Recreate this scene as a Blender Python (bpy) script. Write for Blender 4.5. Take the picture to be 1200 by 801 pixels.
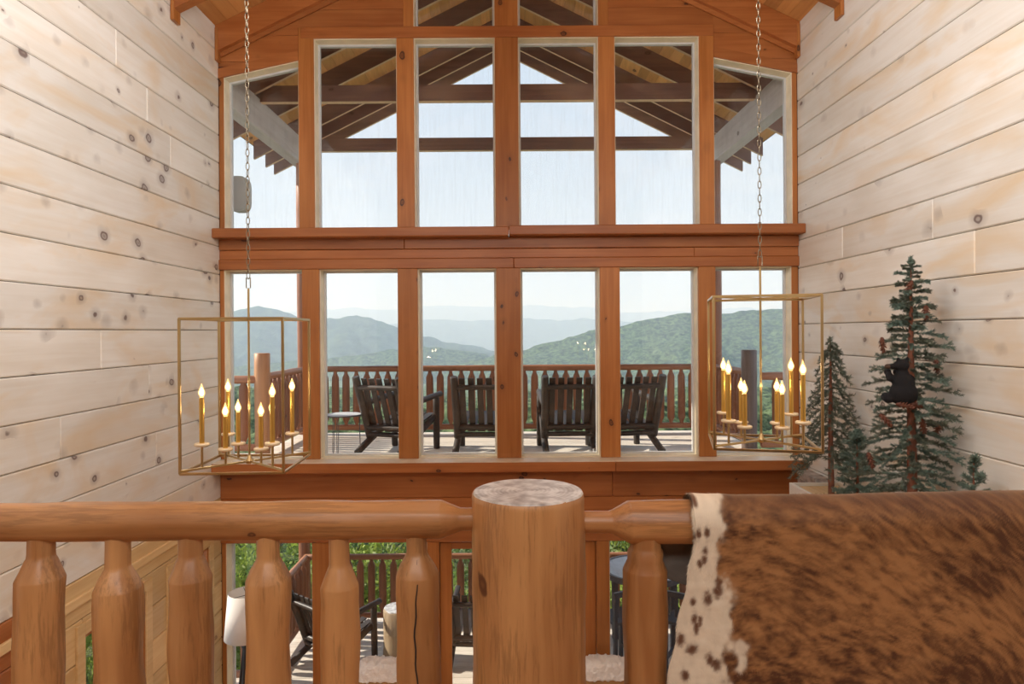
import bpy, math, random
import numpy as np
from mathutils import Vector, Matrix, noise as mnoise

for o in list(bpy.data.objects):
    bpy.data.objects.remove(o)
C = bpy.context.scene.collection
PI = math.pi
random.seed(7)

# ------------------------------------------------------------------ camera, world, sun, exposure
FOC, CX, CY, CZ = 800.0, 597.0, 388.0, 4.35
ROLL = 0.0068
cam_d = bpy.data.cameras.new('camera')
cam_d.sensor_fit = 'HORIZONTAL'; cam_d.sensor_width = 36.0
cam_d.lens = FOC / 1200 * 36.0
cam_d.shift_x = (600 - CX) / 1200.0
cam_d.shift_y = -(400.5 - CY) / 1200.0
cam_d.clip_start = 0.05; cam_d.clip_end = 60000
cam = bpy.data.objects.new('camera', cam_d); C.objects.link(cam)
cam.matrix_world = Matrix.Translation((0, 0, CZ)) @ Matrix.Rotation(PI / 2, 4, 'X') @ Matrix.Rotation(-ROLL, 4, 'Z')
bpy.context.scene.camera = cam

sc = bpy.context.scene
sc.view_settings.view_transform = 'Standard'
sc.view_settings.look = 'None'
sc.view_settings.gamma = 1.0
sc.view_settings.use_curve_mapping = False
sc.view_settings.exposure = 0.0

sc.cycles.volume_bounces = 2
world = bpy.data.worlds.new('sky'); sc.world = world
world.use_nodes = True
wn, wl = world.node_tree.nodes, world.node_tree.links
wn.clear()
w_out = wn.new('ShaderNodeOutputWorld'); w_bg = wn.new('ShaderNodeBackground')
w_tc = wn.new('ShaderNodeTexCoord'); w_sep = wn.new('ShaderNodeSeparateXYZ')
w_ramp = wn.new('ShaderNodeValToRGB')
w_ramp.color_ramp.elements[0].position = 0.0; w_ramp.color_ramp.elements[0].color = (0.78, 0.81, 0.87, 1)
w_ramp.color_ramp.elements[1].position = 1.0; w_ramp.color_ramp.elements[1].color = (0.25, 0.45, 0.80, 1)
e = w_ramp.color_ramp.elements.new(0.16); e.color = (0.71, 0.77, 0.87, 1)
e = w_ramp.color_ramp.elements.new(0.42); e.color = (0.56, 0.70, 0.88, 1)
w_map = wn.new('ShaderNodeMapping'); w_map.inputs['Scale'].default_value = (1, 1, 4.5)
w_noi = wn.new('ShaderNodeTexNoise'); w_noi.inputs['Scale'].default_value = 2.6; w_noi.inputs['Detail'].default_value = 6
w_cr = wn.new('ShaderNodeValToRGB')
w_cr.color_ramp.elements[0].position = 0.50; w_cr.color_ramp.elements[0].color = (0, 0, 0, 1)
w_cr.color_ramp.elements[1].position = 0.70; w_cr.color_ramp.elements[1].color = (0.7, 0.7, 0.7, 1)
w_mix = wn.new('ShaderNodeMixRGB'); w_mix.inputs[2].default_value = (0.90, 0.90, 0.90, 1)
wl.new(w_tc.outputs['Generated'], w_sep.inputs[0]); wl.new(w_sep.outputs['Z'], w_ramp.inputs[0])
wl.new(w_tc.outputs['Generated'], w_map.inputs[0]); wl.new(w_map.outputs[0], w_noi.inputs['Vector'])
wl.new(w_noi.outputs[0], w_cr.inputs[0]); wl.new(w_cr.outputs[0], w_mix.inputs[0])
wl.new(w_ramp.outputs[0], w_mix.inputs[1]); wl.new(w_mix.outputs[0], w_bg.inputs[0])
w_bg.inputs[1].default_value = 1.04
wl.new(w_bg.outputs[0], w_out.inputs[0])

def light(name, kind, loc, energy, color=(1, 1, 1), rot=None, **kw):
    d = bpy.data.lights.new(name, kind); d.energy = energy; d.color = color
    for k, v in kw.items(): setattr(d, k, v)
    o = bpy.data.objects.new(name, d); C.objects.link(o); o.location = loc
    if rot: o.rotation_euler = rot
    return o

sun = light('sun', 'SUN', (0, 0, 30), 7.6, (1.0, 0.93, 0.82), angle=math.radians(0.6))
sun.rotation_euler = Vector((0.80, -0.12, -0.50)).to_track_quat('-Z', 'Y').to_euler()
# added soft fill behind the camera: one wide area light, no fixture there
light('loft_fill', 'AREA', (0, -1.4, CZ + 1.95), 92, (1.0, 0.95, 0.88), (math.radians(84), 0, 0), shape='RECTANGLE', size=4.6, size_y=0.85)
# added unseen fill strips, one facing each side wall to brighten it
for sx_ in (-1, 1):
    light('side_wall_fill', 'AREA', (sx_*0.1, 2.7, CZ + 2.35), 112, (0.96, 0.97, 0.98), (PI/2, 0, -sx_*PI/2), shape='RECTANGLE', size=3.4, size_y=0.25)
light('lower_room_fill', 'AREA', (0, 1.2, 2.45), 110, (1.0, 0.94, 0.86), (0, 0, 0), shape='RECTANGLE', size=4.0, size_y=1.2)  # added downward fill for the lower room, no real lamp hangs there

def W(px, py, Y):
    """photo pixel -> point at depth Y"""
    x0 = px - ROLL * (py - 400.5); y0 = py + ROLL * (px - 600)
    return Vector(((x0 - CX) / FOC * Y, Y, CZ + (CY - y0) / FOC * Y))
def R(z): return CZ + z

# ------------------------------------------------------------------ mesh helpers
class MB:
    def __init__(s): s.v = []; s.f = []; s.sm = []; s.mi = []
    def add(s, vs, fs, smooth=False, mi=0):
        n = len(s.v); s.v += [tuple(v) for v in vs]
        for f in fs: s.f.append([i + n for i in f]); s.sm.append(smooth); s.mi.append(mi)
    def box(s, a, b, ch=0.0, mi=0, M=None):
        x0, y0, z0 = a; x1, y1, z1 = b
        if ch <= 0:
            vs = [(x0,y0,z0),(x1,y0,z0),(x1,y1,z0),(x0,y1,z0),(x0,y0,z1),(x1,y0,z1),(x1,y1,z1),(x0,y1,z1)]
            fs = [(0,3,2,1),(4,5,6,7),(0,1,5,4),(1,2,6,5),(2,3,7,6),(3,0,4,7)]
        else:
            vs = []; idx = {}
            for i, x in enumerate((x0, x1)):
                for j, y in enumerate((y0, y1)):
                    for k, z in enumerate((z0, z1)):
                        sx, sy, sz = (1,-1)[i], (1,-1)[j], (1,-1)[k]
                        idx[i,j,k,0] = len(vs); vs.append((x, y+sy*ch, z+sz*ch))
                        idx[i,j,k,1] = len(vs); vs.append((x+sx*ch, y, z+sz*ch))
                        idx[i,j,k,2] = len(vs); vs.append((x+sx*ch, y+sy*ch, z))
            fs = []
            def q(l): fs.append(l)
            for i in (0,1): q([idx[i,0,0,0],idx[i,1,0,0],idx[i,1,1,0],idx[i,0,1,0]][::(-1 if i==0 else 1)])
            for j in (0,1): q([idx[0,j,0,1],idx[1,j,0,1],idx[1,j,1,1],idx[0,j,1,1]][::(1 if j==0 else -1)])
            for k in (0,1): q([idx[0,0,k,2],idx[1,0,k,2],idx[1,1,k,2],idx[0,1,k,2]][::(-1 if k==0 else 1)])
            for i in (0,1):
                for j in (0,1): q([idx[i,j,0,0],idx[i,j,0,1],idx[i,j,1,1],idx[i,j,1,0]][::(1 if i==j else -1)])
                for k in (0,1): q([idx[i,0,k,0],idx[i,0,k,2],idx[i,1,k,2],idx[i,1,k,0]][::(-1 if i==k else 1)])
            for j in (0,1):
                for k in (0,1): q([idx[0,j,k,1],idx[0,j,k,2],idx[1,j,k,2],idx[1,j,k,1]][::(1 if j==k else -1)])
            for i in (0,1):
                for j in (0,1):
                    for k in (0,1):
                        q([idx[i,j,k,0],idx[i,j,k,1],idx[i,j,k,2]][::(-1 if (i+j+k)%2==0 else 1)])
        if M is not None: vs = [M @ Vector(v) for v in vs]
        s.add(vs, fs, False, mi)
    def lathe(s, p0, p1, prof, seg=12, rough=0.0, seed=0.0, sx=1.0, bend=0.0, mi=0, flat=False, facet=0):
        """prof: (distance along axis, radius)"""
        p0 = Vector(p0); p1 = Vector(p1); ax = (p1 - p0).normalized()
        up = Vector((0, 0, 1)) if abs(ax.z) < 0.9 else Vector((1, 0, 0))
        u = ax.cross(up).normalized(); w = ax.cross(u).normalized()
        rings = []
        vs = []
        for d, r in prof:
            off = Vector((0, 0, 0))
            if bend: off = (u * mnoise.noise(Vector((d*1.7, seed, 3.1))) + w * mnoise.noise(Vector((d*1.7, seed, 9.1)))) * bend
            for k in range(seg):
                a = 2*PI*k/seg
                rr = r
                if facet:
                    ph = (a + seed) % (2*PI/facet) - PI/facet; rr = r*(0.35 + 0.65*math.cos(PI/facet)/math.cos(ph)*1.02)
                if rough: rr = rr * (1 + rough * mnoise.noise(Vector((math.cos(a)*1.6+seed, math.sin(a)*1.6, d*5.0)))
                                    + rough*0.45 * mnoise.noise(Vector((math.cos(a)*4+seed, math.sin(a)*4, d*14))))
                vs.append(p0 + ax*d + off + u*(math.cos(a)*rr*sx) + w*(math.sin(a)*rr))
        n = len(prof)
        fs = [(i*seg+k, i*seg+(k+1)%seg, (i+1)*seg+(k+1)%seg, (i+1)*seg+k) for i in range(n-1) for k in range(seg)]
        s.add(vs, fs, not flat, mi)
        s.add(vs[:seg], [list(range(seg))[::-1]], False, mi)
        s.add(vs[-seg:], [list(range(seg))], False, mi)
    def cyl(s, p0, p1, r, seg=10, r1=None, mi=0, **kw):
        L = (Vector(p1)-Vector(p0)).length
        s.lathe(p0, p1, [(0, r), (L, r if r1 is None else r1)], seg=seg, mi=mi, **kw)
    def log(s, p0, p1, r, r1=None, seg=12, rough=0.10, seed=0.0, bend=0.0, n=6, ch=0.008, mi=0):
        L = (Vector(p1)-Vector(p0)).length; r1 = r if r1 is None else r1
        pr = [(0, r*0.86), (ch, r)] + [(L*t/n, r+(r1-r)*t/n) for t in range(1, n)] + [(L-ch, r1), (L, r1*0.86)]
        s.lathe(p0, p1, pr, seg=seg, rough=rough, seed=seed, bend=bend, mi=mi)
    def tube(s, pts, r, seg=8, closed=False, mi=0, radii=None):
        pts = [Vector(p) for p in pts]; n = len(pts); vs = []
        prev = None
        for i, p in enumerate(pts):
            if closed: t = pts[(i+1)%n] - pts[i-1]
            else: t = pts[min(i+1,n-1)] - pts[max(i-1,0)]
            t.normalize()
            if prev is None:
                up = Vector((0,0,1)) if abs(t.z) < 0.9 else Vector((1,0,0))
                u = t.cross(up).normalized()
            else:
                u = (prev - t*prev.dot(t)).normalized()
            prev = u; w = t.cross(u)
            rr = radii[i] if radii else r
            for k in range(seg):
                a = 2*PI*k/seg; vs.append(p + u*math.cos(a)*rr + w*math.sin(a)*rr)
        m = n if closed else n-1
        fs = [(i*seg+k, i*seg+(k+1)%seg, ((i+1)%n)*seg+(k+1)%seg, ((i+1)%n)*seg+k) for i in range(m) for k in range(seg)]
        s.add(vs, fs, True, mi)
        if not closed:
            s.add(vs[:seg], [list(range(seg))[::-1]], False, mi); s.add(vs[-seg:], [list(range(seg))], False, mi)
    def prism(s, poly, y0, y1, mi=0):
        """poly in (x,z), counter-clockwise as seen from -Y; extruded along Y"""
        n = len(poly)
        vs = [(x, y0, z) for x, z in poly] + [(x, y1, z) for x, z in poly]
        fs = [list(range(n)), list(range(n, 2*n))[::-1]] + [((i+1)%n, i, n+i, n+(i+1)%n) for i in range(n)]
        s.add(vs, fs, False, mi)
    def ring(s, poly, t, y0, y1, mi=0):
        inn = inset(poly, t); n = len(poly)
        vs = [(x,y0,z) for x,z in poly] + [(x,y0,z) for x,z in inn] + [(x,y1,z) for x,z in poly] + [(x,y1,z) for x,z in inn]
        fs = []
        for i in range(n):
            j = (i+1)%n
            fs += [(i, j, n+j, n+i), (2*n+j, 2*n+i, 3*n+i, 3*n+j), (j, i, 2*n+i, 2*n+j), (n+i, n+j, 3*n+j, 3*n+i)]
        s.add(vs, fs, False, mi)
    def build(s, name, mats, parent=None, origin=None, rel=None):
        me = bpy.data.meshes.new(name)
        if origin is None and s.v:
            a = np.array(s.v); origin = tuple((a.min(0)+a.max(0))/2) if rel is None else (0,0,0)
        origin = origin or (0,0,0)
        vs = [(x-origin[0], y-origin[1], z-origin[2]) for x,y,z in s.v]
        me.from_pydata(vs, [], s.f)
        me.polygons.foreach_set('use_smooth', s.sm)
        if not isinstance(mats, (list, tuple)): mats = [mats]
        for m in mats: me.materials.append(m)
        if len(mats) > 1: me.polygons.foreach_set('material_index', s.mi)
        me.update()
        o = bpy.data.objects.new(name, me); C.objects.link(o)
        o.location = origin
        if parent is not None:
            o.parent = parent
            if rel is None:
                o.location = Vector(origin) - parent.location   # parents of world-space parts are unrotated
        return o

def inset(poly, t):
    n = len(poly); out = []
    for i in range(n):
        a, b, c = Vector(poly[i-1]), Vector(poly[i]), Vector(poly[(i+1)%n])
        d1 = (b-a).normalized(); d2 = (c-b).normalized()
        n1 = Vector((-d1.y, d1.x)); n2 = Vector((-d2.y, d2.x))
        p = a + n1*t; q = b + n2*t
        cr = d1.x*d2.y - d1.y*d2.x
        if abs(cr) < 1e-6: out.append(tuple(b+n1*t)); continue
        k = ((q.x-p.x)*d2.y - (q.y-p.y)*d2.x)/cr
        out.append(tuple(p + d1*k))
    return out

def clip(poly, nx, nz, d):
    """keep nx*x+nz*z <= d"""
    out = []
    for i in range(len(poly)):
        a, b = poly[i-1], poly[i]
        da, db = nx*a[0]+nz*a[1]-d, nx*b[0]+nz*b[1]-d
        if (da <= 0) != (db <= 0):
            t = da/(da-db); out.append((a[0]+(b[0]-a[0])*t, a[1]+(b[1]-a[1])*t))
        if db <= 0: out.append(b)
    return out

def empty(name, loc=(0,0,0), rz=0):
    o = bpy.data.objects.new(name, None); C.objects.link(o)
    o.location = loc; o.rotation_euler = (0,0,rz); o.empty_display_size = 0.1
    return o
def tag(o, label=None, cat=None, group=None, kind=None):
    if label: o['label'] = label
    if cat: o['category'] = cat
    if group: o['group'] = group
    if kind: o['kind'] = kind
    return o
def copy_tree(o, parent=None):
    c = o.copy(); C.objects.link(c); c.parent = parent
    if parent is not None: c.matrix_parent_inverse = o.matrix_parent_inverse.copy()
    for ch in list(o.children): copy_tree(ch, c)
    return c

# numpy value noise
def _h(ix, iy, s):
    n = (ix.astype(np.int64)*374761393 + iy.astype(np.int64)*668265263 + int(s)*2147483647) & 0x7fffffff
    n = ((n ^ (n >> 13)) * 1274126177) & 0x7fffffff
    return ((n ^ (n >> 16)) & 0xffff) / 65535.0
def vnoise(x, y, s=0):
    ix, iy = np.floor(x), np.floor(y); fx, fy = x-ix, y-iy
    fx = fx*fx*(3-2*fx); fy = fy*fy*(3-2*fy)
    a, b, c, d = _h(ix,iy,s), _h(ix+1,iy,s), _h(ix,iy+1,s), _h(ix+1,iy+1,s)
    return (a*(1-fx)+b*fx)*(1-fy) + (c*(1-fx)+d*fx)*fy
def fbm(x, y, o=4, s=0):
    r = 0; a = 0.5; t = 0
    for k in range(o):
        r = r + a*vnoise(x*2**k+k*17.3, y*2**k+k*9.7, s+k); t += a; a *= 0.5
    return r/t
def grid_mesh(name, X, Y, Z, mats, smooth=True, uv=None):
    h, w = X.shape
    me = bpy.data.meshes.new(name)
    co = np.stack([X, Y, Z], -1).reshape(-1, 3)
    i = np.arange((h-1)*(w-1)); r, c = i//(w-1), i%(w-1)
    a = r*w+c
    fc = np.stack([a, a+1, a+w+1, a+w], -1)
    me.vertices.add(len(co)); me.vertices.foreach_set('co', co.ravel().astype(np.float32))
    me.loops.add(fc.size); me.loops.foreach_set('vertex_index', fc.ravel().astype(np.int32))
    me.polygons.add(len(fc)); me.polygons.foreach_set('loop_start', np.arange(0, fc.size, 4, dtype=np.int32))
    me.polygons.foreach_set('loop_total', np.full(len(fc), 4, np.int32))
    me.polygons.foreach_set('use_smooth', np.full(len(fc), smooth))
    me.update(calc_edges=True)
    for m in (mats if isinstance(mats, list) else [mats]): me.materials.append(m)
    o = bpy.data.objects.new(name, me); C.objects.link(o)
    return o

# ------------------------------------------------------------------ materials
def newmat(name):
    m = bpy.data.materials.new(name); m.use_nodes = True
    nt = m.node_tree; nt.nodes.clear()
    out = nt.nodes.new('ShaderNodeOutputMaterial'); b = nt.nodes.new('ShaderNodeBsdfPrincipled')
    nt.links.new(b.outputs[0], out.inputs[0])
    return m, nt, b, out
def plain(name, col, rough=0.6, metal=0.0, var=0.12, scale=6.0, bump=0.0, bscale=40.0, **kw):
    m, nt, b, out = newmat(name)
    tc = nt.nodes.new('ShaderNodeTexCoord'); no = nt.nodes.new('ShaderNodeTexNoise')
    no.inputs['Scale'].default_value = scale; no.inputs['Detail'].default_value = 5
    nt.links.new(tc.outputs['Object'], no.inputs['Vector'])
    r = nt.nodes.new('ShaderNodeValToRGB')
    r.color_ramp.elements[0].position = 0.3; r.color_ramp.elements[1].position = 0.7
    r.color_ramp.elements[0].color = tuple(c*(1-var) for c in col)+(1,)
    r.color_ramp.elements[1].color = tuple(min(1, c*(1+var)) for c in col)+(1,)
    nt.links.new(no.outputs[0], r.inputs[0]); nt.links.new(r.outputs[0], b.inputs['Base Color'])
    b.inputs['Roughness'].default_value = rough; b.inputs['Metallic'].default_value = metal
    if bump:
        n2 = nt.nodes.new('ShaderNodeTexNoise'); n2.inputs['Scale'].default_value = bscale; n2.inputs['Detail'].default_value = 4
        nt.links.new(tc.outputs['Object'], n2.inputs['Vector'])
        bp = nt.nodes.new('ShaderNodeBump'); bp.inputs['Strength'].default_value = bump; bp.inputs['Distance'].default_value = 0.01
        nt.links.new(n2.outputs[0], bp.inputs['Height']); nt.links.new(bp.outputs[0], b.inputs['Normal'])
    for k, v in kw.items(): b.inputs[k].default_value = v
    return m
def wood(name, light_c, dark_c, axis='X', knot=(0.10,0.04,0.02), kscale=3.2, kr=0.10, kthr=0.45, rough=0.45,
         grain=0.5, objvar=0.18, bump=0.25, kstretch=0.6, halo=0.5, coat=0.0, fine=28.0, streak=0.0, blotch=None):
    """grain along local axis; knots from a 3-D cell pattern"""
    m, nt, b, out = newmat(name); N = nt.nodes.new; L = nt.links.new
    tc = N('ShaderNodeTexCoord'); oi = N('ShaderNodeObjectInfo')
    off = N('ShaderNodeMath'); off.operation = 'MULTIPLY'; off.inputs[1].default_value = 41.0
    L(oi.outputs['Random'], off.inputs[0])
    comb = N('ShaderNodeCombineXYZ'); L(off.outputs[0], comb.inputs[0]); L(off.outputs[0], comb.inputs[1]); L(off.outputs[0], comb.inputs[2])
    add = N('ShaderNodeVectorMath'); add.operation = 'ADD'; L(tc.outputs['Object'], add.inputs[0]); L(comb.outputs[0], add.inputs[1])
    ai = 'XYZ'.index(axis)
    def mp(al, ac):
        v = [ac]*3; v[ai] = al
        n = N('ShaderNodeMapping'); n.inputs['Scale'].default_value = v; L(add.outputs[0], n.inputs[0]); return n
    n1 = N('ShaderNodeTexNoise'); n1.inputs['Scale'].default_value = 1.0; n1.inputs['Detail'].default_value = 6; n1.inputs['Distortion'].default_value = 0.6
    L(mp(1.1, fine).outputs[0], n1.inputs['Vector'])
    n2 = N('ShaderNodeTexNoise'); n2.inputs['Scale'].default_value = 1.0; n2.inputs['Detail'].default_value = 3
    L(mp(1.3, 4.0).outputs[0], n2.inputs['Vector'])
    mx = N('ShaderNodeMath'); mx.operation = 'MULTIPLY_ADD'; mx.inputs[1].default_value = grain
    L(n1.outputs[0], mx.inputs[0]); 
    s2 = N('ShaderNodeMath'); s2.operation = 'MULTIPLY'; s2.inputs[1].default_value = 1-grain; L(n2.outputs[0], s2.inputs[0]); L(s2.outputs[0], mx.inputs[2])
    rp = N('ShaderNodeValToRGB'); rp.color_ramp.elements[0].position = 0.36; rp.color_ramp.elements[1].position = 0.62
    rp.color_ramp.elements[0].color = dark_c+(1,); rp.color_ramp.elements[1].color = light_c+(1,)
    L(mx.outputs[0], rp.inputs[0])
    if streak:
        n3 = N('ShaderNodeTexNoise'); n3.inputs['Scale'].default_value = 1.0; n3.inputs['Detail'].default_value = 5; n3.inputs['Roughness'].default_value = 0.65
        L(mp(9.0, 120.0).outputs[0], n3.inputs['Vector'])
        n4 = N('ShaderNodeTexNoise'); n4.inputs['Scale'].default_value = 1.0; L(mp(2.5, 9.0).outputs[0], n4.inputs['Vector'])
        m4 = N('ShaderNodeMath'); m4.operation = 'MULTIPLY'; L(n3.outputs[0], m4.inputs[0]); L(n4.outputs[0], m4.inputs[1])
        r3 = N('ShaderNodeMapRange'); r3.inputs[1].default_value = 0.27; r3.inputs[2].default_value = 0.36; r3.inputs[3].default_value = 0; r3.inputs[4].default_value = streak
        L(m4.outputs[0], r3.inputs[0])
        m5 = N('ShaderNodeMixRGB'); m5.inputs[2].default_value = tuple(c*0.35 for c in dark_c)+(1,); L(r3.outputs[0], m5.inputs[0]); L(rp.outputs[0], m5.inputs[1]); rp = m5
    if blotch:
        n6 = N('ShaderNodeTexNoise'); n6.inputs['Scale'].default_value = 1.0; n6.inputs['Detail'].default_value = 4; n6.inputs['Distortion'].default_value = 1.0
        L(mp(0.9, 2.6).outputs[0], n6.inputs['Vector'])
        r6 = N('ShaderNodeMapRange'); r6.inputs[1].default_value = 0.50; r6.inputs[2].default_value = 0.72; r6.inputs[3].default_value = 0; r6.inputs[4].default_value = 0.75
        L(n6.outputs[0], r6.inputs[0])
        m6 = N('ShaderNodeMixRGB'); m6.inputs[2].default_value = blotch+(1,); L(r6.outputs[0], m6.inputs[0]); L(rp.outputs[0], m6.inputs[1]); rp = m6
    # per-board value shift
    hv = N('ShaderNodeHueSaturation')
    vr = N('ShaderNodeMapRange'); vr.inputs[3].default_value = 1-objvar; vr.inputs[4].default_value = 1+objvar*0.6
    L(oi.outputs['Random'], vr.inputs[0]); L(vr.outputs[0], hv.inputs['Value']); L(rp.outputs[0], hv.inputs['Color'])
    # knots
    wn_ = N('ShaderNodeTexNoise'); wn_.inputs['Scale'].default_value = 9.0; L(add.outputs[0], wn_.inputs['Vector'])
    wv = N('ShaderNodeVectorMath'); wv.operation = 'MULTIPLY_ADD'; wv.inputs[1].default_value = (0.05,0.05,0.05)
    L(wn_.outputs[1], wv.inputs[0]); L(add.outputs[0], wv.inputs[2])
    sc_ = [1.0]*3; sc_[ai] = kstretch
    km = N('ShaderNodeMapping'); km.inputs['Scale'].default_value = sc_; L(wv.outputs[0], km.inputs[0])
    vo = N('ShaderNodeTexVoronoi'); vo.inputs['Scale'].default_value = kscale; L(km.outputs[0], vo.inputs['Vector'])
    sp = N('ShaderNodeSeparateColor'); L(vo.outputs['Color'], sp.inputs[0])
    rr = N('ShaderNodeMapRange'); rr.inputs[1].default_value = kthr; rr.inputs[2].default_value = 1.0; rr.inputs[3].default_value = 0.0; rr.inputs[4].default_value = kr
    L(sp.outputs[0], rr.inputs[0])
    dv = N('ShaderNodeMath'); dv.operation = 'DIVIDE'; L(vo.outputs['Distance'], dv.inputs[0])
    mxr = N('ShaderNodeMath'); mxr.operation = 'MAXIMUM'; mxr.inputs[1].default_value = 0.0005; L(rr.outputs[0], mxr.inputs[0]); L(mxr.outputs[0], dv.inputs[1])
    kr_ = N('ShaderNodeValToRGB')
    els = kr_.color_ramp.elements
    els[0].position = 0.0; els[0].color = (0.85,)*3+(1,)
    els[1].position = 1.0; els[1].color = (0,0,0,1)
    for p_, v_ in ((0.22,0.55),(0.30,0.95),(0.38,0.9),(0.45,halo*0.6)):
        q = els.new(p_); q.color = (v_,)*3+(1,)
    dm = N('ShaderNodeMath'); dm.operation = 'MULTIPLY'; dm.inputs[1].default_value = 0.42; L(dv.outputs[0], dm.inputs[0])
    L(dm.outputs[0], kr_.inputs[0])
    kx = N('ShaderNodeMixRGB'); kx.inputs[2].default_value = knot+(1,)
    L(kr_.outputs[0], kx.inputs[0]); L(hv.outputs[0], kx.inputs[1])
    L(kx.outputs[0], b.inputs['Base Color'])
    b.inputs['Roughness'].default_value = rough
    if coat: b.inputs['Coat Weight'].default_value = coat; b.inputs['Coat Roughness'].default_value = 0.25
    if bump:
        bp = N('ShaderNodeBump'); bp.inputs['Strength'].default_value = bump; bp.inputs['Distance'].default_value = 0.004
        L(n1.outputs[0], bp.inputs['Height']); L(bp.outputs[0], b.inputs['Normal'])
    return m

WH = dict(blotch=(0.78,0.60,0.38), knot=(0.15,0.10,0.085), kscale=5.6, kr=0.21, kthr=0.28, rough=0.5, grain=0.35, objvar=0.10, bump=0.12, kstretch=0.8, halo=0.5)
M = {}
M['white_Y'] = wood('whitewashed_pine', (0.87,0.85,0.79), (0.77,0.72,0.63), 'Y', **WH)
M['natural_Y'] = wood('natural_pine', (0.80,0.58,0.30), (0.66,0.42,0.18), 'Y', knot=(0.25,0.10,0.04), kscale=3.4, kr=0.2, kthr=0.35, rough=0.45)
OR = dict(knot=(0.05,0.016,0.010), kscale=6.0, kr=0.17, kthr=0.30, rough=0.38, objvar=0.14, halo=0.3, bump=0.12)
M['orange_X'] = wood('stained_pine_board', (0.46,0.165,0.048), (0.34,0.105,0.026), 'X', **OR)
M['orange_Y'] = wood('stained_pine_rafter', (0.46,0.165,0.048), (0.34,0.105,0.026), 'Y', **OR)
M['orange_Z'] = wood('stained_pine_post', (0.51,0.20,0.053), (0.38,0.13,0.028), 'Z', **OR)
M['jamb'] = plain('pale_pine_jamb', (0.86,0.76,0.56), 0.5)
M['sillt'] = plain('sill_face_painted_daylight', (0.80,0.68,0.52), 0.35)  # window light on the varnish put into a paler top colour
M['sash'] = plain('grey_vinyl_sash', (0.62,0.63,0.63), 0.4, var=0.04)
HL = dict(streak=0.36, knot=(0.10,0.035,0.018), kscale=4.4, kr=0.13, kthr=0.35, rough=0.42, objvar=0.10, halo=0.25, bump=0.3, coat=0.25, fine=16.0, grain=0.45)
M['log_X'] = wood('varnished_log_rail', (0.58,0.30,0.12), (0.33,0.14,0.045), 'X', **HL)
M['log_Z'] = wood('varnished_log_post', (0.60,0.32,0.13), (0.35,0.15,0.05), 'Z', **HL)
DK = dict(knot=(0.08,0.03,0.015), kscale=4, kr=0.1, kthr=0.5, rough=0.5, objvar=0.25, halo=0.2)
M['dlog_X'] = wood('deck_log_rail', (0.44,0.19,0.095), (0.29,0.115,0.055), 'X', **DK)
M['dlog_Y'] = wood('deck_log_side_rail', (0.44,0.19,0.095), (0.29,0.115,0.055), 'Y', **DK)
M['dlog_Z'] = wood('deck_log_post', (0.38,0.155,0.075), (0.22,0.085,0.042), 'Z', **DK)
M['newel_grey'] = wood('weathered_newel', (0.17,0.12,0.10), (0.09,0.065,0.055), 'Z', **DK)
M['newel_sunny'] = wood('newel_painted_sunlight', (0.56,0.29,0.14), (0.40,0.18,0.08), 'Z', **DK)  # sunlight on the left newels put into a lighter wood colour
M['deck'] = wood('weathered_deck_board', (0.84,0.76,0.65), (0.68,0.60,0.51), 'X', knot=(0.3,0.25,0.2), kr=0.08, kthr=0.6, rough=0.7, objvar=0.12)
M['roof_Y'] = wood('roof_deck_board', (0.92,0.52,0.18), (0.78,0.39,0.13), 'Y', **DK)
M['rafter'] = wood('brown_stained_rafter', (0.24,0.125,0.085), (0.15,0.075,0.055), 'X', **DK)
M['beam_Y'] = wood('greyed_plate_beam', (0.70,0.64,0.60), (0.55,0.48,0.44), 'Y', **DK)
M['chair'] = wood('dark_brown_log', (0.046,0.034,0.027), (0.020,0.015,0.013), 'Z', knot=(0.02,0.015,0.012), kr=0.1, rough=0.55, objvar=0.1, coat=0.08)
M['ceil_Y'] = wood('ceiling_board', (0.72,0.36,0.12), (0.58,0.25,0.075), 'Y', **DK)
M['under'] = plain('rafter_underside_painted_bounce', (0.80,0.58,0.36), 0.6)  # deck bounce light painted as a paler colour under rafters and ties
M['floor'] = wood('floor_board', (0.45,0.24,0.11), (0.33,0.16,0.07), 'Y', rough=0.4)

def endgrain():
    m, nt, b, out = newmat('pale_end_grain'); N = nt.nodes.new; L = nt.links.new
    tc = N('ShaderNodeTexCoord')
    w = N('ShaderNodeTexWave'); w.wave_type = 'RINGS'; w.rings_direction = 'Z'; w.inputs['Scale'].default_value = 22; w.inputs['Distortion'].default_value = 2.5; w.inputs['Detail'].default_value = 3
    L(tc.outputs['Object'], w.inputs['Vector'])
    n = N('ShaderNodeTexNoise'); n.inputs['Scale'].default_value = 18; n.inputs['Detail'].default_value = 6; L(tc.outputs['Object'], n.inputs['Vector'])
    mx = N('ShaderNodeMixRGB'); mx.inputs[0].default_value = 0.93; L(w.outputs[0], mx.inputs[1]); L(n.outputs[0], mx.inputs[2])
    r = N('ShaderNodeValToRGB'); r.color_ramp.elements[0].position = 0.35; r.color_ramp.elements[1].position = 0.62
    r.color_ramp.elements[0].color = (0.34,0.31,0.30,1); r.color_ramp.elements[1].color = (0.80,0.80,0.80,1)
    L(mx.outputs[0], r.inputs[0]); L(r.outputs[0], b.inputs['Base Color']); b.inputs['Roughness'].default_value = 0.35
    return m
M['endgrain'] = endgrain()

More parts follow.
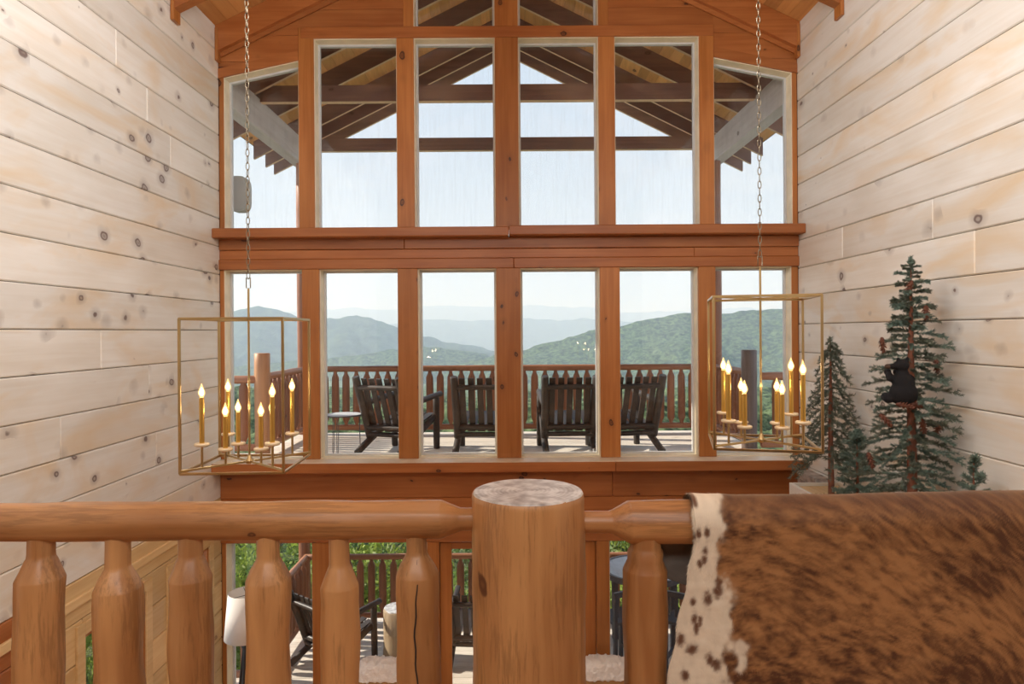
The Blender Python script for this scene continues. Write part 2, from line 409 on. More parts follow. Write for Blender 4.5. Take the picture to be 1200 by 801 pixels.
def glass(name, dirt=0.0):
    m = bpy.data.materials.new(name); m.use_nodes = True; nt = m.node_tree; nt.nodes.clear(); N = nt.nodes.new; L = nt.links.new
    out = N('ShaderNodeOutputMaterial'); tr = N('ShaderNodeBsdfTransparent'); gl = N('ShaderNodeBsdfGlossy'); gl.inputs['Roughness'].default_value = 0.0
    tr.inputs[0].default_value = (0.985,0.99,0.99,1)
    lw = N('ShaderNodeLayerWeight'); lw.inputs[0].default_value = 0.5
    pw = N('ShaderNodeMath'); pw.operation = 'POWER'; pw.inputs[1].default_value = 5; L(lw.outputs['Facing'], pw.inputs[0])
    ma = N('ShaderNodeMath'); ma.operation = 'MULTIPLY_ADD'; ma.inputs[1].default_value = 0.8; ma.inputs[2].default_value = 0.03; L(pw.outputs[0], ma.inputs[0])
    mx = N('ShaderNodeMixShader'); L(ma.outputs[0], mx.inputs[0]); L(tr.outputs[0], mx.inputs[1]); L(gl.outputs[0], mx.inputs[2])
    last = mx
    if dirt:
        tc = N('ShaderNodeTexCoord'); mp = N('ShaderNodeMapping'); mp.inputs['Scale'].default_value = (26,1,1.6); L(tc.outputs['Object'], mp.inputs[0])
        no = N('ShaderNodeTexNoise'); no.inputs['Scale'].default_value = 1.6; no.inputs['Detail'].default_value = 6; L(mp.outputs[0], no.inputs['Vector'])
        mr = N('ShaderNodeMapRange'); mr.inputs[1].default_value = 0.45; mr.inputs[2].default_value = 0.8; mr.inputs[3].default_value = dirt*0.25; mr.inputs[4].default_value = dirt
        L(no.outputs[0], mr.inputs[0])
        tl = N('ShaderNodeBsdfTranslucent'); tl.inputs[0].default_value = (0.8,0.8,0.85,1)
        m2 = N('ShaderNodeMixShader'); L(mr.outputs[0], m2.inputs[0]); L(mx.outputs[0], m2.inputs[1]); L(tl.outputs[0], m2.inputs[2]); last = m2
    L(last.outputs[0], out.inputs[0])
    return m
M['glass'] = glass('window_glass'); M['glass_dirty'] = glass('rain_marked_glass', 0.055)
M['brass'] = plain('satin_brass', (0.56,0.41,0.20), 0.30, 1.0, var=0.06)
M['sleeve'] = plain('gold_candle_sleeve', (0.70,0.44,0.11), 0.32, 0.85, var=0.05)
M['cup'] = plain('champagne_cup', (0.80,0.66,0.45), 0.4, 0.3, var=0.05)
M['chain'] = plain('aged_brass_chain', (0.24,0.20,0.14), 0.35, 0.9)
def emit(name, col, s):
    m = bpy.data.materials.new(name); m.use_nodes = True; nt = m.node_tree; nt.nodes.clear()
    out = nt.nodes.new('ShaderNodeOutputMaterial'); e_ = nt.nodes.new('ShaderNodeEmission')
    e_.inputs[0].default_value = col+(1,); e_.inputs[1].default_value = s; nt.links.new(e_.outputs[0], out.inputs[0]); return m
M['filament'] = emit('glowing_filament', (1.0,0.74,0.42), 90.0)
def bulbmat():
    m = bpy.data.materials.new('warm_bulb_glass'); m.use_nodes = True; nt = m.node_tree; nt.nodes.clear()
    out = nt.nodes.new('ShaderNodeOutputMaterial'); e_ = nt.nodes.new('ShaderNodeEmission'); t = nt.nodes.new('ShaderNodeBsdfTransparent'); mx = nt.nodes.new('ShaderNodeMixShader')
    e_.inputs[0].default_value = (1.0,0.60,0.22,1); e_.inputs[1].default_value = 2.8; mx.inputs[0].default_value = 0.45
    nt.links.new(t.outputs[0], mx.inputs[1]); nt.links.new(e_.outputs[0], mx.inputs[2]); nt.links.new(mx.outputs[0], out.inputs[0]); return m
M['bulb'] = bulbmat()
M['shade'] = plain('white_linen_shade', (0.80,0.78,0.74), 0.9, var=0.03)
M['black'] = plain('black_metal', (0.02,0.02,0.022), 0.4)
M['slate'] = plain('dark_slate_frame', (0.06,0.065,0.08), 0.5)
M['paleboard'] = plain('pale_grey_top', (0.55,0.56,0.58), 0.5)
M['white'] = plain('white_paint', (0.80,0.77,0.70), 0.5, var=0.03)
M['stone'] = plain('grey_field_stone', (0.36,0.31,0.27), 0.85, var=0.45, scale=9, bump=0.7, bscale=30)
M['mortar'] = plain('mortar', (0.30,0.27,0.24), 0.9); M['groove'] = plain('dark_tongue_joint', (0.16,0.09,0.045), 0.8)
M['leather'] = plain('tan_leather', (0.50,0.28,0.12), 0.45, bump=0.3)
M['fleece'] = plain('white_fleece', (0.92,0.90,0.87), 0.95, var=0.06, bump=1.0, bscale=60)
M['bear'] = plain('black_plush', (0.004,0.004,0.006), 0.9, bump=0.4, bscale=120)
M['muzzle'] = plain('brown_muzzle', (0.06,0.035,0.022), 0.8)
M['bark'] = plain('red_brown_trunk', (0.22,0.08,0.045), 0.8, var=0.4, scale=14, bump=0.6)
M['bark_grey'] = plain('grey_tree_bark', (0.16,0.12,0.09), 0.9, var=0.3, bump=0.6)
M['stump'] = wood('peeled_stump', (0.50,0.38,0.24), (0.36,0.25,0.15), 'Z', **DK)
M['cone'] = plain('pine_cone_scale', (0.13,0.045,0.025), 0.7, var=0.3)
M['needle'] = plain('blue_green_needle', (0.15,0.215,0.175), 0.7, var=0.4, scale=25)
M['needle_d'] = plain('dull_green_needle', (0.13,0.155,0.115), 0.75, var=0.4, scale=25)
M['box_grey'] = plain('light_grey_plastic', (0.42,0.44,0.43), 0.5, var=0.05)
M['shingle'] = plain('roof_shingle', (0.12,0.11,0.10), 0.9)
def leafmat(name, c):
    m, nt, b, out = newmat(name); N = nt.nodes.new; L = nt.links.new
    tc = N('ShaderNodeTexCoord'); no = N('ShaderNodeTexNoise'); no.inputs['Scale'].default_value = 1.1; no.inputs['Detail'].default_value = 6; L(tc.outputs['Object'], no.inputs['Vector'])
    r = N('ShaderNodeValToRGB'); r.color_ramp.elements[0].position = 0.38; r.color_ramp.elements[1].position = 0.62
    r.color_ramp.elements[0].color = tuple(x*0.55 for x in c)+(1,); r.color_ramp.elements[1].color = tuple(min(1,x*1.35) for x in c)+(1,)
    L(no.outputs[0], r.inputs[0]); L(r.outputs[0], b.inputs['Base Color']); b.inputs['Roughness'].default_value = 0.55
    tl = N('ShaderNodeBsdfTranslucent'); L(r.outputs[0], tl.inputs[0])
    mx = N('ShaderNodeMixShader'); mx.inputs[0].default_value = 0.4; L(b.outputs[0], mx.inputs[1]); L(tl.outputs[0], mx.inputs[2]); L(mx.outputs[0], out.inputs[0])
    return m
M['leaf0'] = leafmat('bright_leaf', (0.30,0.38,0.07)); M['leaf1'] = leafmat('mid_leaf', (0.19,0.29,0.06)); M['leaf2'] = leafmat('deep_leaf', (0.12,0.21,0.055))
def forest(name, c0, c1, scale):
    m, nt, b, out = newmat(name); N = nt.nodes.new; L = nt.links.new
    g = N('ShaderNodeNewGeometry')
    no = N('ShaderNodeTexNoise'); no.inputs['Scale'].default_value = scale; no.inputs['Detail'].default_value = 8; no.inputs['Roughness'].default_value = 0.78; L(g.outputs['Position'], no.inputs['Vector'])
    r = N('ShaderNodeValToRGB'); r.color_ramp.elements[0].position = 0.43; r.color_ramp.elements[1].position = 0.57
    r.color_ramp.elements[0].color = c0+(1,); r.color_ramp.elements[1].color = c1+(1,)
    L(no.outputs[0], r.inputs[0]); L(r.outputs[0], b.inputs['Base Color']); b.inputs['Roughness'].default_value = 0.9
    b.inputs['Specular IOR Level'].default_value = 0.1
    bp = N('ShaderNodeBump'); bp.inputs['Strength'].default_value = 1.0; bp.inputs['Distance'].default_value = 0.35/scale
    L(no.outputs[0], bp.inputs['Height']); L(bp.outputs[0], b.inputs['Normal'])
    return m
M['forest_near'] = forest('near_forest_canopy', (0.02,0.045,0.02), (0.24,0.31,0.14), 0.45)
M['forest_mid'] = forest('ridge_forest_canopy', (0.010,0.026,0.014), (0.15,0.21,0.085), 0.13)
M['forest_far'] = forest('far_forest', (0.02,0.045,0.03), (0.10,0.15,0.075), 0.02)

# ================================================================== STRUCTURE
D = 7.2; WX = 3.05; WT = 0.2
RS = 0.48; RZ = R(4.67)                      # interior ceiling: z = RZ - RS*|x|
def xw(px): return (px - CX) / (FOC / D)
def zw(py, px=600): return R((CY - (py + ROLL*(px-600))) / (FOC / D))

# ---- side walls of wide boards
PH = 0.2935
def side_wall(name, sgn, base, joints, openings):
    wall = MB(); x0 = sgn*(WX+0.03); x1 = sgn*(WX+0.16)
    ys = [-4.0] + [v for o_ in openings for v in (o_[0], o_[1])] + [D+0.2]
    zo0, zo1 = (openings[0][2], openings[0][3]) if openings else (0, 0)
    xa, xb = min(x0, x1), max(x0, x1)
    if openings:
        for k in range(0, len(ys), 2): wall.box((xa, ys[k], -0.1), (xb, ys[k+1], zo1))
        for o_ in openings: wall.box((xa, o_[0], -0.1), (xb, o_[1], zo0))
        wall.box((xa, -4.0, zo1), (xb, D+0.2, R(3.35)))
    else: wall.box((xa, -4.0, -0.1), (xb, D+0.2, R(3.35)))
    root = wall.build(name, M['groove']); tag(root, kind='structure')
    k = math.floor((0.0 - base) / PH)
    rnd = random.Random(5 if sgn < 0 else 6)
    while base + k*PH < R(3.25):
        z0 = max(0.0, base + k*PH); z1 = min(base + (k+1)*PH, R(3.25)); zc = (z0+z1)/2
        if z1 - z0 > 0.03:
            cuts = [-1.0, D]
            js = [j[0] for j in joints if z0 < j[1] < z1]
            if not js: js = [rnd.uniform(0.2, 2.4)] + ([rnd.uniform(3.2, 6.6)] if rnd.random() < 0.25 and zc < R(-0.3) else [])
            if sgn < 0 and zc < R(-1.86): js = [4.24]
            cuts = sorted(cuts + js)
            segs = list(zip(cuts[:-1], cuts[1:]))
            for o_ in openings:
                if z1 > o_[2] + 0.02 and z0 < o_[3] - 0.02:
                    ns = []
                    for a, b in segs:
                        if b <= o_[0] or a >= o_[1]: ns.append((a, b)); continue
                        if a < o_[0]: ns.append((a, o_[0]))
                        if b > o_[1]: ns.append((o_[1], b))
                    segs = ns
            tops = []
            for o_ in openings:
                if z0 < o_[3]-0.02 < z1 - 0.03: tops.append((o_[0], o_[1], o_[3]))
            for a, b, zt_ in tops:
                mb = MB(); mb.box((min(sgn*WX, sgn*(WX+0.03)), a+0.001, zt_), (max(sgn*WX, sgn*(WX+0.03)), b-0.001, z1-0.0015), ch=0.004)
                mb.build('plank', M['natural_Y'], root)
            for a, b in segs:
                if b - a < 0.03: continue
                mb = MB(); pr = rnd.uniform(0, 0.0025)
                xi, xo = sgn*(WX - pr), sgn*(WX+0.03)
                mb.box((min(xi,xo), a+0.001, z0+0.0025), (max(xi,xo), b-0.001, z1-0.0025), ch=0.008)
                mat = M['white_Y'] if (sgn > 0 or zc > R(-1.86)) else M['natural_Y']
                if sgn < 0 and zc < R(-1.86) and b <= 4.25: mat = M['orange_Y']
                mb.build('plank', mat, root)
        k += 1
    return root
def jy(px, py, sgn):
    p = (px - CX)/FOC; Y = sgn*WX/p
    return (Y, W(px, py, Y).z)
LJ = [jy(174,120,-1), jy(201,178,-1), jy(138,55,-1), jy(70,512,-1), jy(118,430,-1)]
RJ = [jy(1094,255,1), jy(1143,290,1), jy(988,285,1), jy(1060,470,1)]
side_wall('wall_left', -1, R(0.032), LJ, [(4.86, 5.68, R(-4.0), R(-2.14)), (6.12, 6.88, R(-4.0), R(-2.14))])
side_wall('wall_right', 1, R(0.055), RJ, [])
mb = MB(); mb.box((-WX-0.16, -4.15, -0.1), (WX+0.16, -4.0, R(4.9))); tag(mb.build('wall_back', M['white_Y']), kind='structure')
# floors
mb = MB(); mb.box((-WX-0.16, -4.0, -0.12), (WX+0.16, D+0.2, 0.0)); tag(mb.build('floor', M['floor']), kind='structure')
mb = MB(); mb.box((-WX, -4.0, R(-1.80)), (WX, 2.36, R(-1.5))); tag(mb.build('loft_floor', M['floor']), kind='structure')
# string-course and casings on the left wall, lower windows there
trim = MB()
trim.box((-WX-0.002, -1, R(-1.91)), (-WX+0.022, D, R(-1.845)), ch=0.004); tag(trim.build('trim_1', M['natural_Y']), kind='structure')
wi = [0]
def window(name, poly, y0=None, y1=None, glass_m='glass', fr=0.007, sash=0.02, parent=None):
    y0 = D if y0 is None else y0; y1 = D + 0.2 if y1 is None else y1
    xs = [p[0] for p in poly]; zs = [p[1] for p in poly]
    root = empty(name, ((min(xs)+max(xs))/2, y0+0.15, min(zs)))
    if parent is None: tag(root, kind='structure')
    mb = MB(); mb.ring(poly, fr, y0+0.004, y1); mb.build('window_frame', M['jamb'], root)
    p2 = inset(poly, fr)
    mb = MB(); mb.ring(p2, sash, y0+0.135, y1-0.02); mb.build('sash', M['sash'], root)
    p3 = inset(poly, fr+sash*0.8)
    mb = MB(); mb.prism(p3, y0+0.152, y0+0.156); mb.build('pane', M[glass_m], root)
    return root
for (a, b) in ((4.86, 5.68), (6.12, 6.88)):
    n = 15 if a < 5 else 16
    z0, z1 = R(-4.0), R(-2.14)
    root = empty(f'window_{n}', (-WX-0.08, (a+b)/2, z0)); tag(root, kind='structure')
    fr = MB(); t = 0.03
    for (p, q) in (((-WX-0.16,a,z0),(-WX+0.0,a+t,z1)), ((-WX-0.16,b-t,z0),(-WX,b,z1)), ((-WX-0.16,a,z1-t),(-WX,b,z1)), ((-WX-0.16,a,z0),(-WX,b,z0+t))): fr.box(p, q)
    fr.build('window_frame', M['orange_Z'], root)
    cs = MB(); t = 0.09
    for (p, q) in (((-WX,a-t,z0-t),(-WX+0.02,a,z1+t)), ((-WX,b,z0-t),(-WX+0.02,b+t,z1+t)), ((-WX,a,z1),(-WX+0.02,b,z1+t)), ((-WX,a,z0-t),(-WX+0.02,b,z0))): cs.box(p, q, ch=0.003)
    cs.build('casing', M['natural_Y'], root)
    pn = MB(); pn.box((-WX-0.10,a+0.03,z0+0.03),(-WX-0.096,b-0.03,z1-0.03)); pn.build('pane', M['glass'], root)

# ---- window wall
wf = empty('wall_front', (0, D+0.1, 0)); tag(wf, kind='structure')
def wbox(name, x0, x1, z0, z1, ya=0.0, yb=0.2, mat='orange_X', ch=0.004):
    mb = MB(); mb.box((x0, D+ya, z0), (x1, D+yb, z1), ch=ch); return mb.build(name, M[mat], wf)
up = [(264,352),(370,467),(487,582),(609,703),(722,821),(838,930)]
lo = [(263,355),(375,467),(490,582),(610,703),(726,818),(838,928)]
zS = R(-1.33)                       # sill top
zB0, zB1 = R(0.665), R(1.10)        # middle beam
zH0, zH1 = zw(44), zw(31)           # head over windows 2-5
zTop = R(4.0)
# posts, upper and lower
for i in range(5):
    xa, xb = xw(up[i][1]), xw(up[i+1][0])
    wbox('post', xa, xb, zB1, zH1 if i in (0,4) else zH0, -0.012, 0.2, 'orange_Z')
    xa, xb = xw(lo[i][1]), xw(lo[i+1][0])
    wbox('post', xa, xb, zS, zB0, -0.03, 0.2, 'orange_Z')
for s_, (ua, la) in ((-1, (264, 263)), (1, (930, 928))):
    xe = s_*WX
    for px, z0, z1 in ((ua, zB1, zw(80) if s_ < 0 else zw(80)), (la, zS, zB0)):
        x_ = xw(px); wbox('corner_board', min(x_, xe), max(x_, xe), z0, z1, 0.0, 0.2, 'orange_Z')
wbox('head_board', xw(355), xw(838), zH0, zH1, -0.02, 0.2)
# sloping head boards over the end windows
def wprism(name, poly, ya, yb, mat='orange_X'):
    mb = MB(); mb.prism(poly, D+ya, D+yb); return mb.build(name, M[mat], wf)
hl = [(-WX, zw(92,258)), (xw(352), zw(71,352)), (xw(352), zw(60,352)), (-WX, zw(81,258))]
hr = [(xw(838), zw(67,838)), (WX, zw(86,933)), (WX, zw(75,933)), (xw(838), zw(55,838))]
wprism('sloping_head', hl, -0.015, 0.2); wprism('sloping_head', hr, -0.015, 0.2)
# middle beam boards + ledge in two lengths
rows = [R(0.665), R(0.772), R(0.872), R(0.99)]
for k in range(3):
    yo = (-0.035, -0.012, -0.028)[k]
    cut = (0.05, 1.95, -1.1)[k]
    wbox('beam_board', -WX, cut, rows[k]+0.001, rows[k+1]-0.001, yo, 0.2, ch=0.006)
    wbox('beam_board', cut+0.001, WX, rows[k]+0.001, rows[k+1]-0.001, yo, 0.2, ch=0.006)
wbox('ledge', -WX, 0.0, R(0.982), R(1.078), -0.20, 0.2, ch=0.008)
wbox('ledge', 0.002, WX, R(0.990), R(1.088), -0.20, 0.2, ch=0.008)
def sill_(x0, x1):
    wbox('sill', x0, x1, R(-1.435), zS-0.006, -0.25, 0.2, ch=0.006)
    wbox('sill_top', x0, x1, zS-0.005, zS, -0.248, 0.2, 'sillt', ch=0.002)['label'] = 'top face of the sill, paler with painted window light'
# sill in two lengths, fascia boards under it
sill_(-WX, xw(716))
sill_(xw(716)+0.002, WX-0.02)
wbox('fascia_board', -WX, xw(716), R(-1.74), R(-1.437), -0.03, 0.2, ch=0.006)
wbox('fascia_board', xw(716)+0.002, WX, R(-1.74), R(-1.437), -0.03, 0.2, ch=0.006)
wbox('fascia_board', -WX, WX, R(-2.02), R(-1.743), -0.02, 0.2, ch=0.006)
wbox('fascia_board', -WX, WX, R(-2.21), R(-2.022), -0.03, 0.2, ch=0.006)
# gable boards
roofz = lambda x: RZ - RS*abs(x)
regs = [[(-WX, zw(80,258)), (xw(352), zw(60,352)), (xw(352), roofz(xw(352))), (-WX, roofz(WX))],
        [(xw(352), zH1), (xw(475), zH1), (xw(475), roofz(xw(475))), (xw(352), roofz(xw(352)))],
        [(xw(715), zH1), (xw(838), zH1), (xw(838), roofz(xw(838))), (xw(715), roofz(xw(715)))],
        [(xw(838), zw(55,838)), (WX, zw(75,933)), (WX, roofz(WX)), (xw(838), roofz(xw(838)))],
        [(xw(475), zTop+0.02), (xw(715), zTop+0.02), (xw(715), roofz(xw(715))), (0, RZ), (xw(475), roofz(xw(475)))]]
for rg in regs:
    z = R(2.588)
    while z < RZ:
        pl = clip(clip(rg, 0, -1, -(z+0.001)), 0, 1, z+0.27)
        if len(pl) >= 3 and max(p[1] for p in pl)-min(p[1] for p in pl) > 0.01:
            wprism('gable_board', pl, 0.0, 0.2)
        z += 0.272
wbox('post', xw(475), xw(487), zH1, zTop, -0.005, 0.2, 'orange_Z'); wbox('post', xw(703), xw(715), zH1, zTop, -0.005, 0.2, 'orange_Z')
wbox('post', xw(582), xw(609), zH1, zTop, -0.012, 0.2, 'orange_Z')
wbox('head_board', xw(475), xw(715), zTop, zTop+0.1, -0.012, 0.2)
# windows 1-6 upper row, 7-12 lower row, 13-14 top
for i in range(6):
    a, b = xw(up[i][0]), xw(up[i][1])
    if i == 0: pl = [(a, zB1-0.02), (b, zB1-0.02), (b, zw(71,352)), (a, zw(91,264))]
    elif i == 5: pl = [(a, zB1-0.02), (b, zB1-0.02), (b, zw(85,930)), (a, zw(67,838))]
    else: pl = [(a, zB1-0.02), (b, zB1-0.02), (b, zH0), (a, zH0)]
    window(f'window_{i+1}', pl, glass_m='glass_dirty')
for i in range(6):
    a, b = xw(lo[i][0]), xw(lo[i][1])
    window(f'window_{i+7}', [(a, zS), (b, zS), (b, zB0), (a, zB0)])
window('window_13', [(xw(487), zH1), (xw(582), zH1), (xw(582), zTop), (xw(487), zTop)], glass_m='glass_dirty')
window('window_14', [(xw(609), zH1), (xw(703), zH1), (xw(703), zTop), (xw(609), zTop)], glass_m='glass_dirty')
# lower storey of the window wall: 4 fixed windows, a pair of glazed doors
zL1, zL0 = R(-2.21), 0.25
lw_ = [(263,364.5),(387,499),(712,816),(838,928)]
wbox('post', -WX, xw(263), 0, zL1, 0, 0.2, 'orange_Z'); wbox('post', xw(928), WX, 0, zL1, 0, 0.2, 'orange_Z')
for a, b in ((364.5,387),(499,513),(697,712),(816,838)):
    wbox('post', xw(a), xw(b), 0, zL1, -0.02, 0.2, 'orange_Z')
for i, (a, b) in enumerate(lw_):
    wbox('apron_board', xw(a), xw(b), 0, zL0, 0.0, 0.2)
    window(f'window_{17+i}', [(xw(a), zL0), (xw(b), zL0), (xw(b), zL1), (xw(a), zL1)])
for n, (a, b) in enumerate(((513,604.5),(605.5,697))):
    xa, xb = xw(a), xw(b)
    root = empty(f'door_{n+1}', ((xa+xb)/2, D+0.08, 0.0)); tag(root, kind='structure')
    mb = MB()
    zt = zL1 - 0.03
    mb.box((xa+0.003, D+0.06, 0.015), (xa+0.123, D+0.105, zt), ch=0.003); mb.box((xb-0.123, D+0.06, 0.015), (xb-0.003, D+0.105, zt), ch=0.003)
    mb.build('stile', M['orange_Z'], root)
    mb = MB(); mb.box((xa+0.123, D+0.062, 0.015), (xb-0.123, D+0.103, 0.24), ch=0.003); mb.box((xa+0.123, D+0.062, zt-0.07), (xb-0.123, D+0.103, zt), ch=0.003)
    mb.build('rail', M['orange_X'], root)
    mb = MB(); mb.box((xa+0.115, D+0.08, 0.235), (xb-0.115, D+0.085, zt-0.065)); mb.build('pane', M['glass'], root)
    hx = xb-0.06 if n == 0 else xa+0.06
    mb = MB(); mb.cyl((hx, D+0.06, 1.0), (hx, D+0.01, 1.0), 0.012); mb.cyl((hx, D+0.012, 1.0), (hx+(-0.11 if n == 0 else 0.11), D+0.012, 1.0), 0.009); mb.build('door_handle', M['black'], root)

# ---- ceiling: boards along Y, rafters across
cl = empty('ceiling', (0, 1.6, RZ)); tag(cl, kind='structure')
cosr = 1/math.sqrt(1+RS*RS)
for s_ in (-1, 1):
    n = 24; w = WX/n
    for k in range(n):
        xa, xb = k*w+0.0012, (k+1)*w-0.0012
        pr = 0.0
        poly = [(s_*xa, RZ-RS*xa), (s_*xb, RZ-RS*xb), (s_*xb, RZ-RS*xb+0.03), (s_*xa, RZ-RS*xa+0.03)]
        if s_ < 0: poly = poly[::-1]
        # v-groove edges
        mb = MB(); mb.prism(poly, -4.0, D+0.2); mb.build('plank', M['ceil_Y'], cl)
def rafter(Y0, Y1, s_, bot, depth, xi, xo, mat, parent, slope=RS, name='rafter'):
    poly = [(s_*xi, bot-slope*xi), (s_*xo, bot-slope*xo), (s_*xo, bot-slope*xo+depth), (s_*xi, bot-slope*xi+depth)]
    if s_ < 0: poly = poly[::-1]
    mb = MB(); mb.prism(poly, Y0, Y1)
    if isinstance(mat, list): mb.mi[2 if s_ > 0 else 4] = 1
    return mb.build(name, mat, parent)
ib = RZ - 0.275
for s_ in (-1, 1):
    for (a, b) in ((D-0.09, D-0.035), (6.18, 6.29), (5.12, 5.23), (4.06, 4.17), (2.0, 2.11)):
        rafter(a, b, s_, ib, 0.272, 0.0 if a > 7 else 0.05, WX-0.004, M['orange_X'], cl)
    rafter(D-0.034, D-0.018, s_, ib-0.05, 0.30, 0.0, WX-0.004, M['orange_X'], cl, name='rake_trim')
    # short bracket boards at the wall under each rafter
    for a, b in ((D-0.10, D-0.02), (6.17, 6.30)):
        mb = MB(); mb.box((s_*(WX-0.035) if s_ > 0 else -WX+0.003, a, R(2.84)), (WX-0.003 if s_ > 0 else -WX+0.035, b, R(3.18)), ch=0.003); mb.build('bracket', M['orange_Z'], cl)
mb = MB(); mb.box((-0.06, -4, RZ-0.4), (0.06, D-0.1, RZ-0.01)); mb.build('ridge_beam', M['orange_Y'], cl)
mb = MB()
for s_ in (-1,1):
    poly = [(0, RZ+0.04), (s_*(WX+0.2), RZ+0.04-RS*(WX+0.2)), (s_*(WX+0.2), RZ+0.16-RS*(WX+0.2)), (0, RZ+0.16)]
    if s_ < 0: poly = poly[::-1]
    mb.prism(poly, -4.15, D+0.2)
mb.build('roof_slab', M['shingle'], cl)

# ---- porch roof outside
pr_ = empty('porch_roof', (0, 9.3, R(4.7))); tag(pr_, kind='structure')
PB = R(4.47); PS = 0.5; EX = 3.78
for s_ in (-1, 1):
    for Yr in (7.46, 8.33, 9.19, 10.13, 10.62, 11.06):
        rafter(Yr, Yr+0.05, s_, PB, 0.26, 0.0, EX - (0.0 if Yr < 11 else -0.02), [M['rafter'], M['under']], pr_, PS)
    n = 30; w = (EX+0.05)/n
    for k in range(n):
        xa, xb = k*w+0.0015, (k+1)*w-0.0015; zt = PB+0.262
        poly = [(s_*xa, zt-PS*xa), (s_*xb, zt-PS*xb), (s_*xb, zt-PS*xb+0.022), (s_*xa, zt-PS*xa+0.022)]
        if s_ < 0: poly = poly[::-1]
        mb = MB(); mb.prism(poly, D+0.21, 11.2); mb.build('plank', M['roof_Y'], pr_)
    mb = MB(); xa, xb = sorted((s_*3.05, s_*3.22)); mb.box((xa, D+0.21, R(2.50)), (xb, 11.1, R(2.88)), ch=0.006); mb.build('plate_beam', M['beam_Y'], pr_)
mb = MB()
for s_ in (-1,1):
    zt = PB+0.29
    poly = [(0, zt), (s_*(EX+0.08), zt-PS*(EX+0.08)), (s_*(EX+0.08), zt-PS*(EX+0.08)+0.05), (0, zt+0.05)]
    if s_ < 0: poly = poly[::-1]
    mb.prism(poly, D+0.21, 11.25)
mb.build('shingle_layer', M['shingle'], pr_)
for Yt, hw in ((8.40, 3.25), (10.70, 3.1)):
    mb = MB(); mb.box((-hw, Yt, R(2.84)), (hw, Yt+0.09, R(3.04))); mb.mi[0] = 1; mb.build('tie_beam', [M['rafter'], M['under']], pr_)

# ---- two decks
def deck(name, zt):
    root = empty(name, (0, 8.7, zt)); tag(root, kind='structure')
    y = D+0.215; w = 0.14
    while y < 10.14:
        hx = 4.6 if y < 8.4 else 3.12
        mb = MB(); mb.box((-hx, y+0.003, zt-0.035), (hx, y+w-0.003, zt), ch=0.003); mb.build('plank', M['deck'], root)
        y += w
    mb = MB(); mb.box((-4.6, D+0.21, zt-0.26), (4.6, 8.44, zt-0.037)); mb.box((-3.12, 8.44, zt-0.26), (3.12, 10.13, zt-0.037)); mb.build('joist_frame', M['rafter'], root)
    return root
deck('upper_deck', R(-1.5)); deck('lower_deck', R(-4.25))
for s_ in (-1, 1):
    for za, zb in ((R(-4.25), R(-1.76)), (R(-1.5), R(2.5))):
        mb = MB(); mb.log((s_*3.06, 10.16-0.04, za), (s_*3.06, 10.12, zb), 0.085, seg=14, seed=s_*3+za)
        o = mb.build('porch_post', M['dlog_Z'])
        side = 'left' if s_ < 0 else 'right'
        tag(o, f'round log porch post at the far {side} corner of the {"upper" if za > 2 else "lower"} deck', 'post')

# ================================================================== FOREGROUND LOFT RAILING
RY = 2.16
rl = empty('loft_railing', (0.0, RY, R(-1.5)))
tag(rl, 'peeled varnished log railing with thick newel post and turned-down balusters along the loft edge', 'railing')
def rx(px, Y=RY): return (px - CX)/FOC*Y
def rz(py, px=600, Y=RY): return W(px, py, Y).z
zrail = rz(609.5, 300)
# thick newel post
px_post = rx(617.5); rp = 66.5/FOC*RY
mb = MB(); top = rz(575.5, 617)
L_ = top - R(-1.5)
prof = [(0, rp*1.0)] + [(L_*t/22, rp*(1.0 + 0.004*math.sin(t*1.7) - 0.012*(t/22))) for t in range(1, 22)] + [(L_-0.022, rp*0.988), (L_-0.008, rp*0.978), (L_, rp*0.955)]
mb.lathe((px_post, RY, R(-1.5)), (px_post, RY, top), prof, seg=56, rough=0.022, seed=4.2)
mb.build('newel_post', M['log_Z'], rl)
mb = MB(); mb.lathe((px_post, RY, top-0.003), (px_post, RY, top+0.003), [(0, rp*0.965), (0.004, rp*0.955), (0.006, rp*0.945)], seg=56, rough=0.022, seed=4.2)
mb.build('end_grain_cap', M['endgrain'], rl)['label'] = 'pale shiny end grain on the cut top of the post'
# rails: left one tapers to a tenon, right one mirrored and a little thicker
def rail(xa, xb, r, rt, z0, z1, seed, x_tip):
    mb = MB(); L = abs(xb - xa); pr = []
    d = 0
    s_ = 1 if xb > xa else -1
    # xa = far end, xb = shoulder start, x_tip = post
    n = 26
    for t in range(n+1): pr.append((L*t/n, r*(1+0.02*math.sin(t*0.9+seed))))
    Lt = abs(x_tip - xa)
    sh = 0.055
    pr += [(L+0.006, r*0.97), (L+sh, rt*1.12), (L+sh+0.012, rt), (Lt, rt)]
    mb.lathe((xa, RY, z0), (x_tip, RY, z1), pr, seg=40, rough=0.05, seed=seed, facet=10)
    return mb.build('top_rail', M['log_X'], rl)
rail(-2.6, rx(514), 0.0605, 0.035, zrail+0.0, zrail, 1.3, px_post-rp*0.9)
zr2 = rz(610.5, 760)
rail(2.9, rx(737), 0.068, 0.035, zr2, zr2, 6.1, px_post+rp*0.9)
# lower rails
for xa, xb, s_ in ((-2.6, px_post-rp*0.9, 2.2), (px_post+rp*0.9, 2.9, 3.3)):
    mb = MB(); mb.log((xa, RY, R(-1.38)), (xb, RY, R(-1.38)), 0.055, seg=16, seed=s_, n=20); mb.build('bottom_rail', M['log_X'], rl)
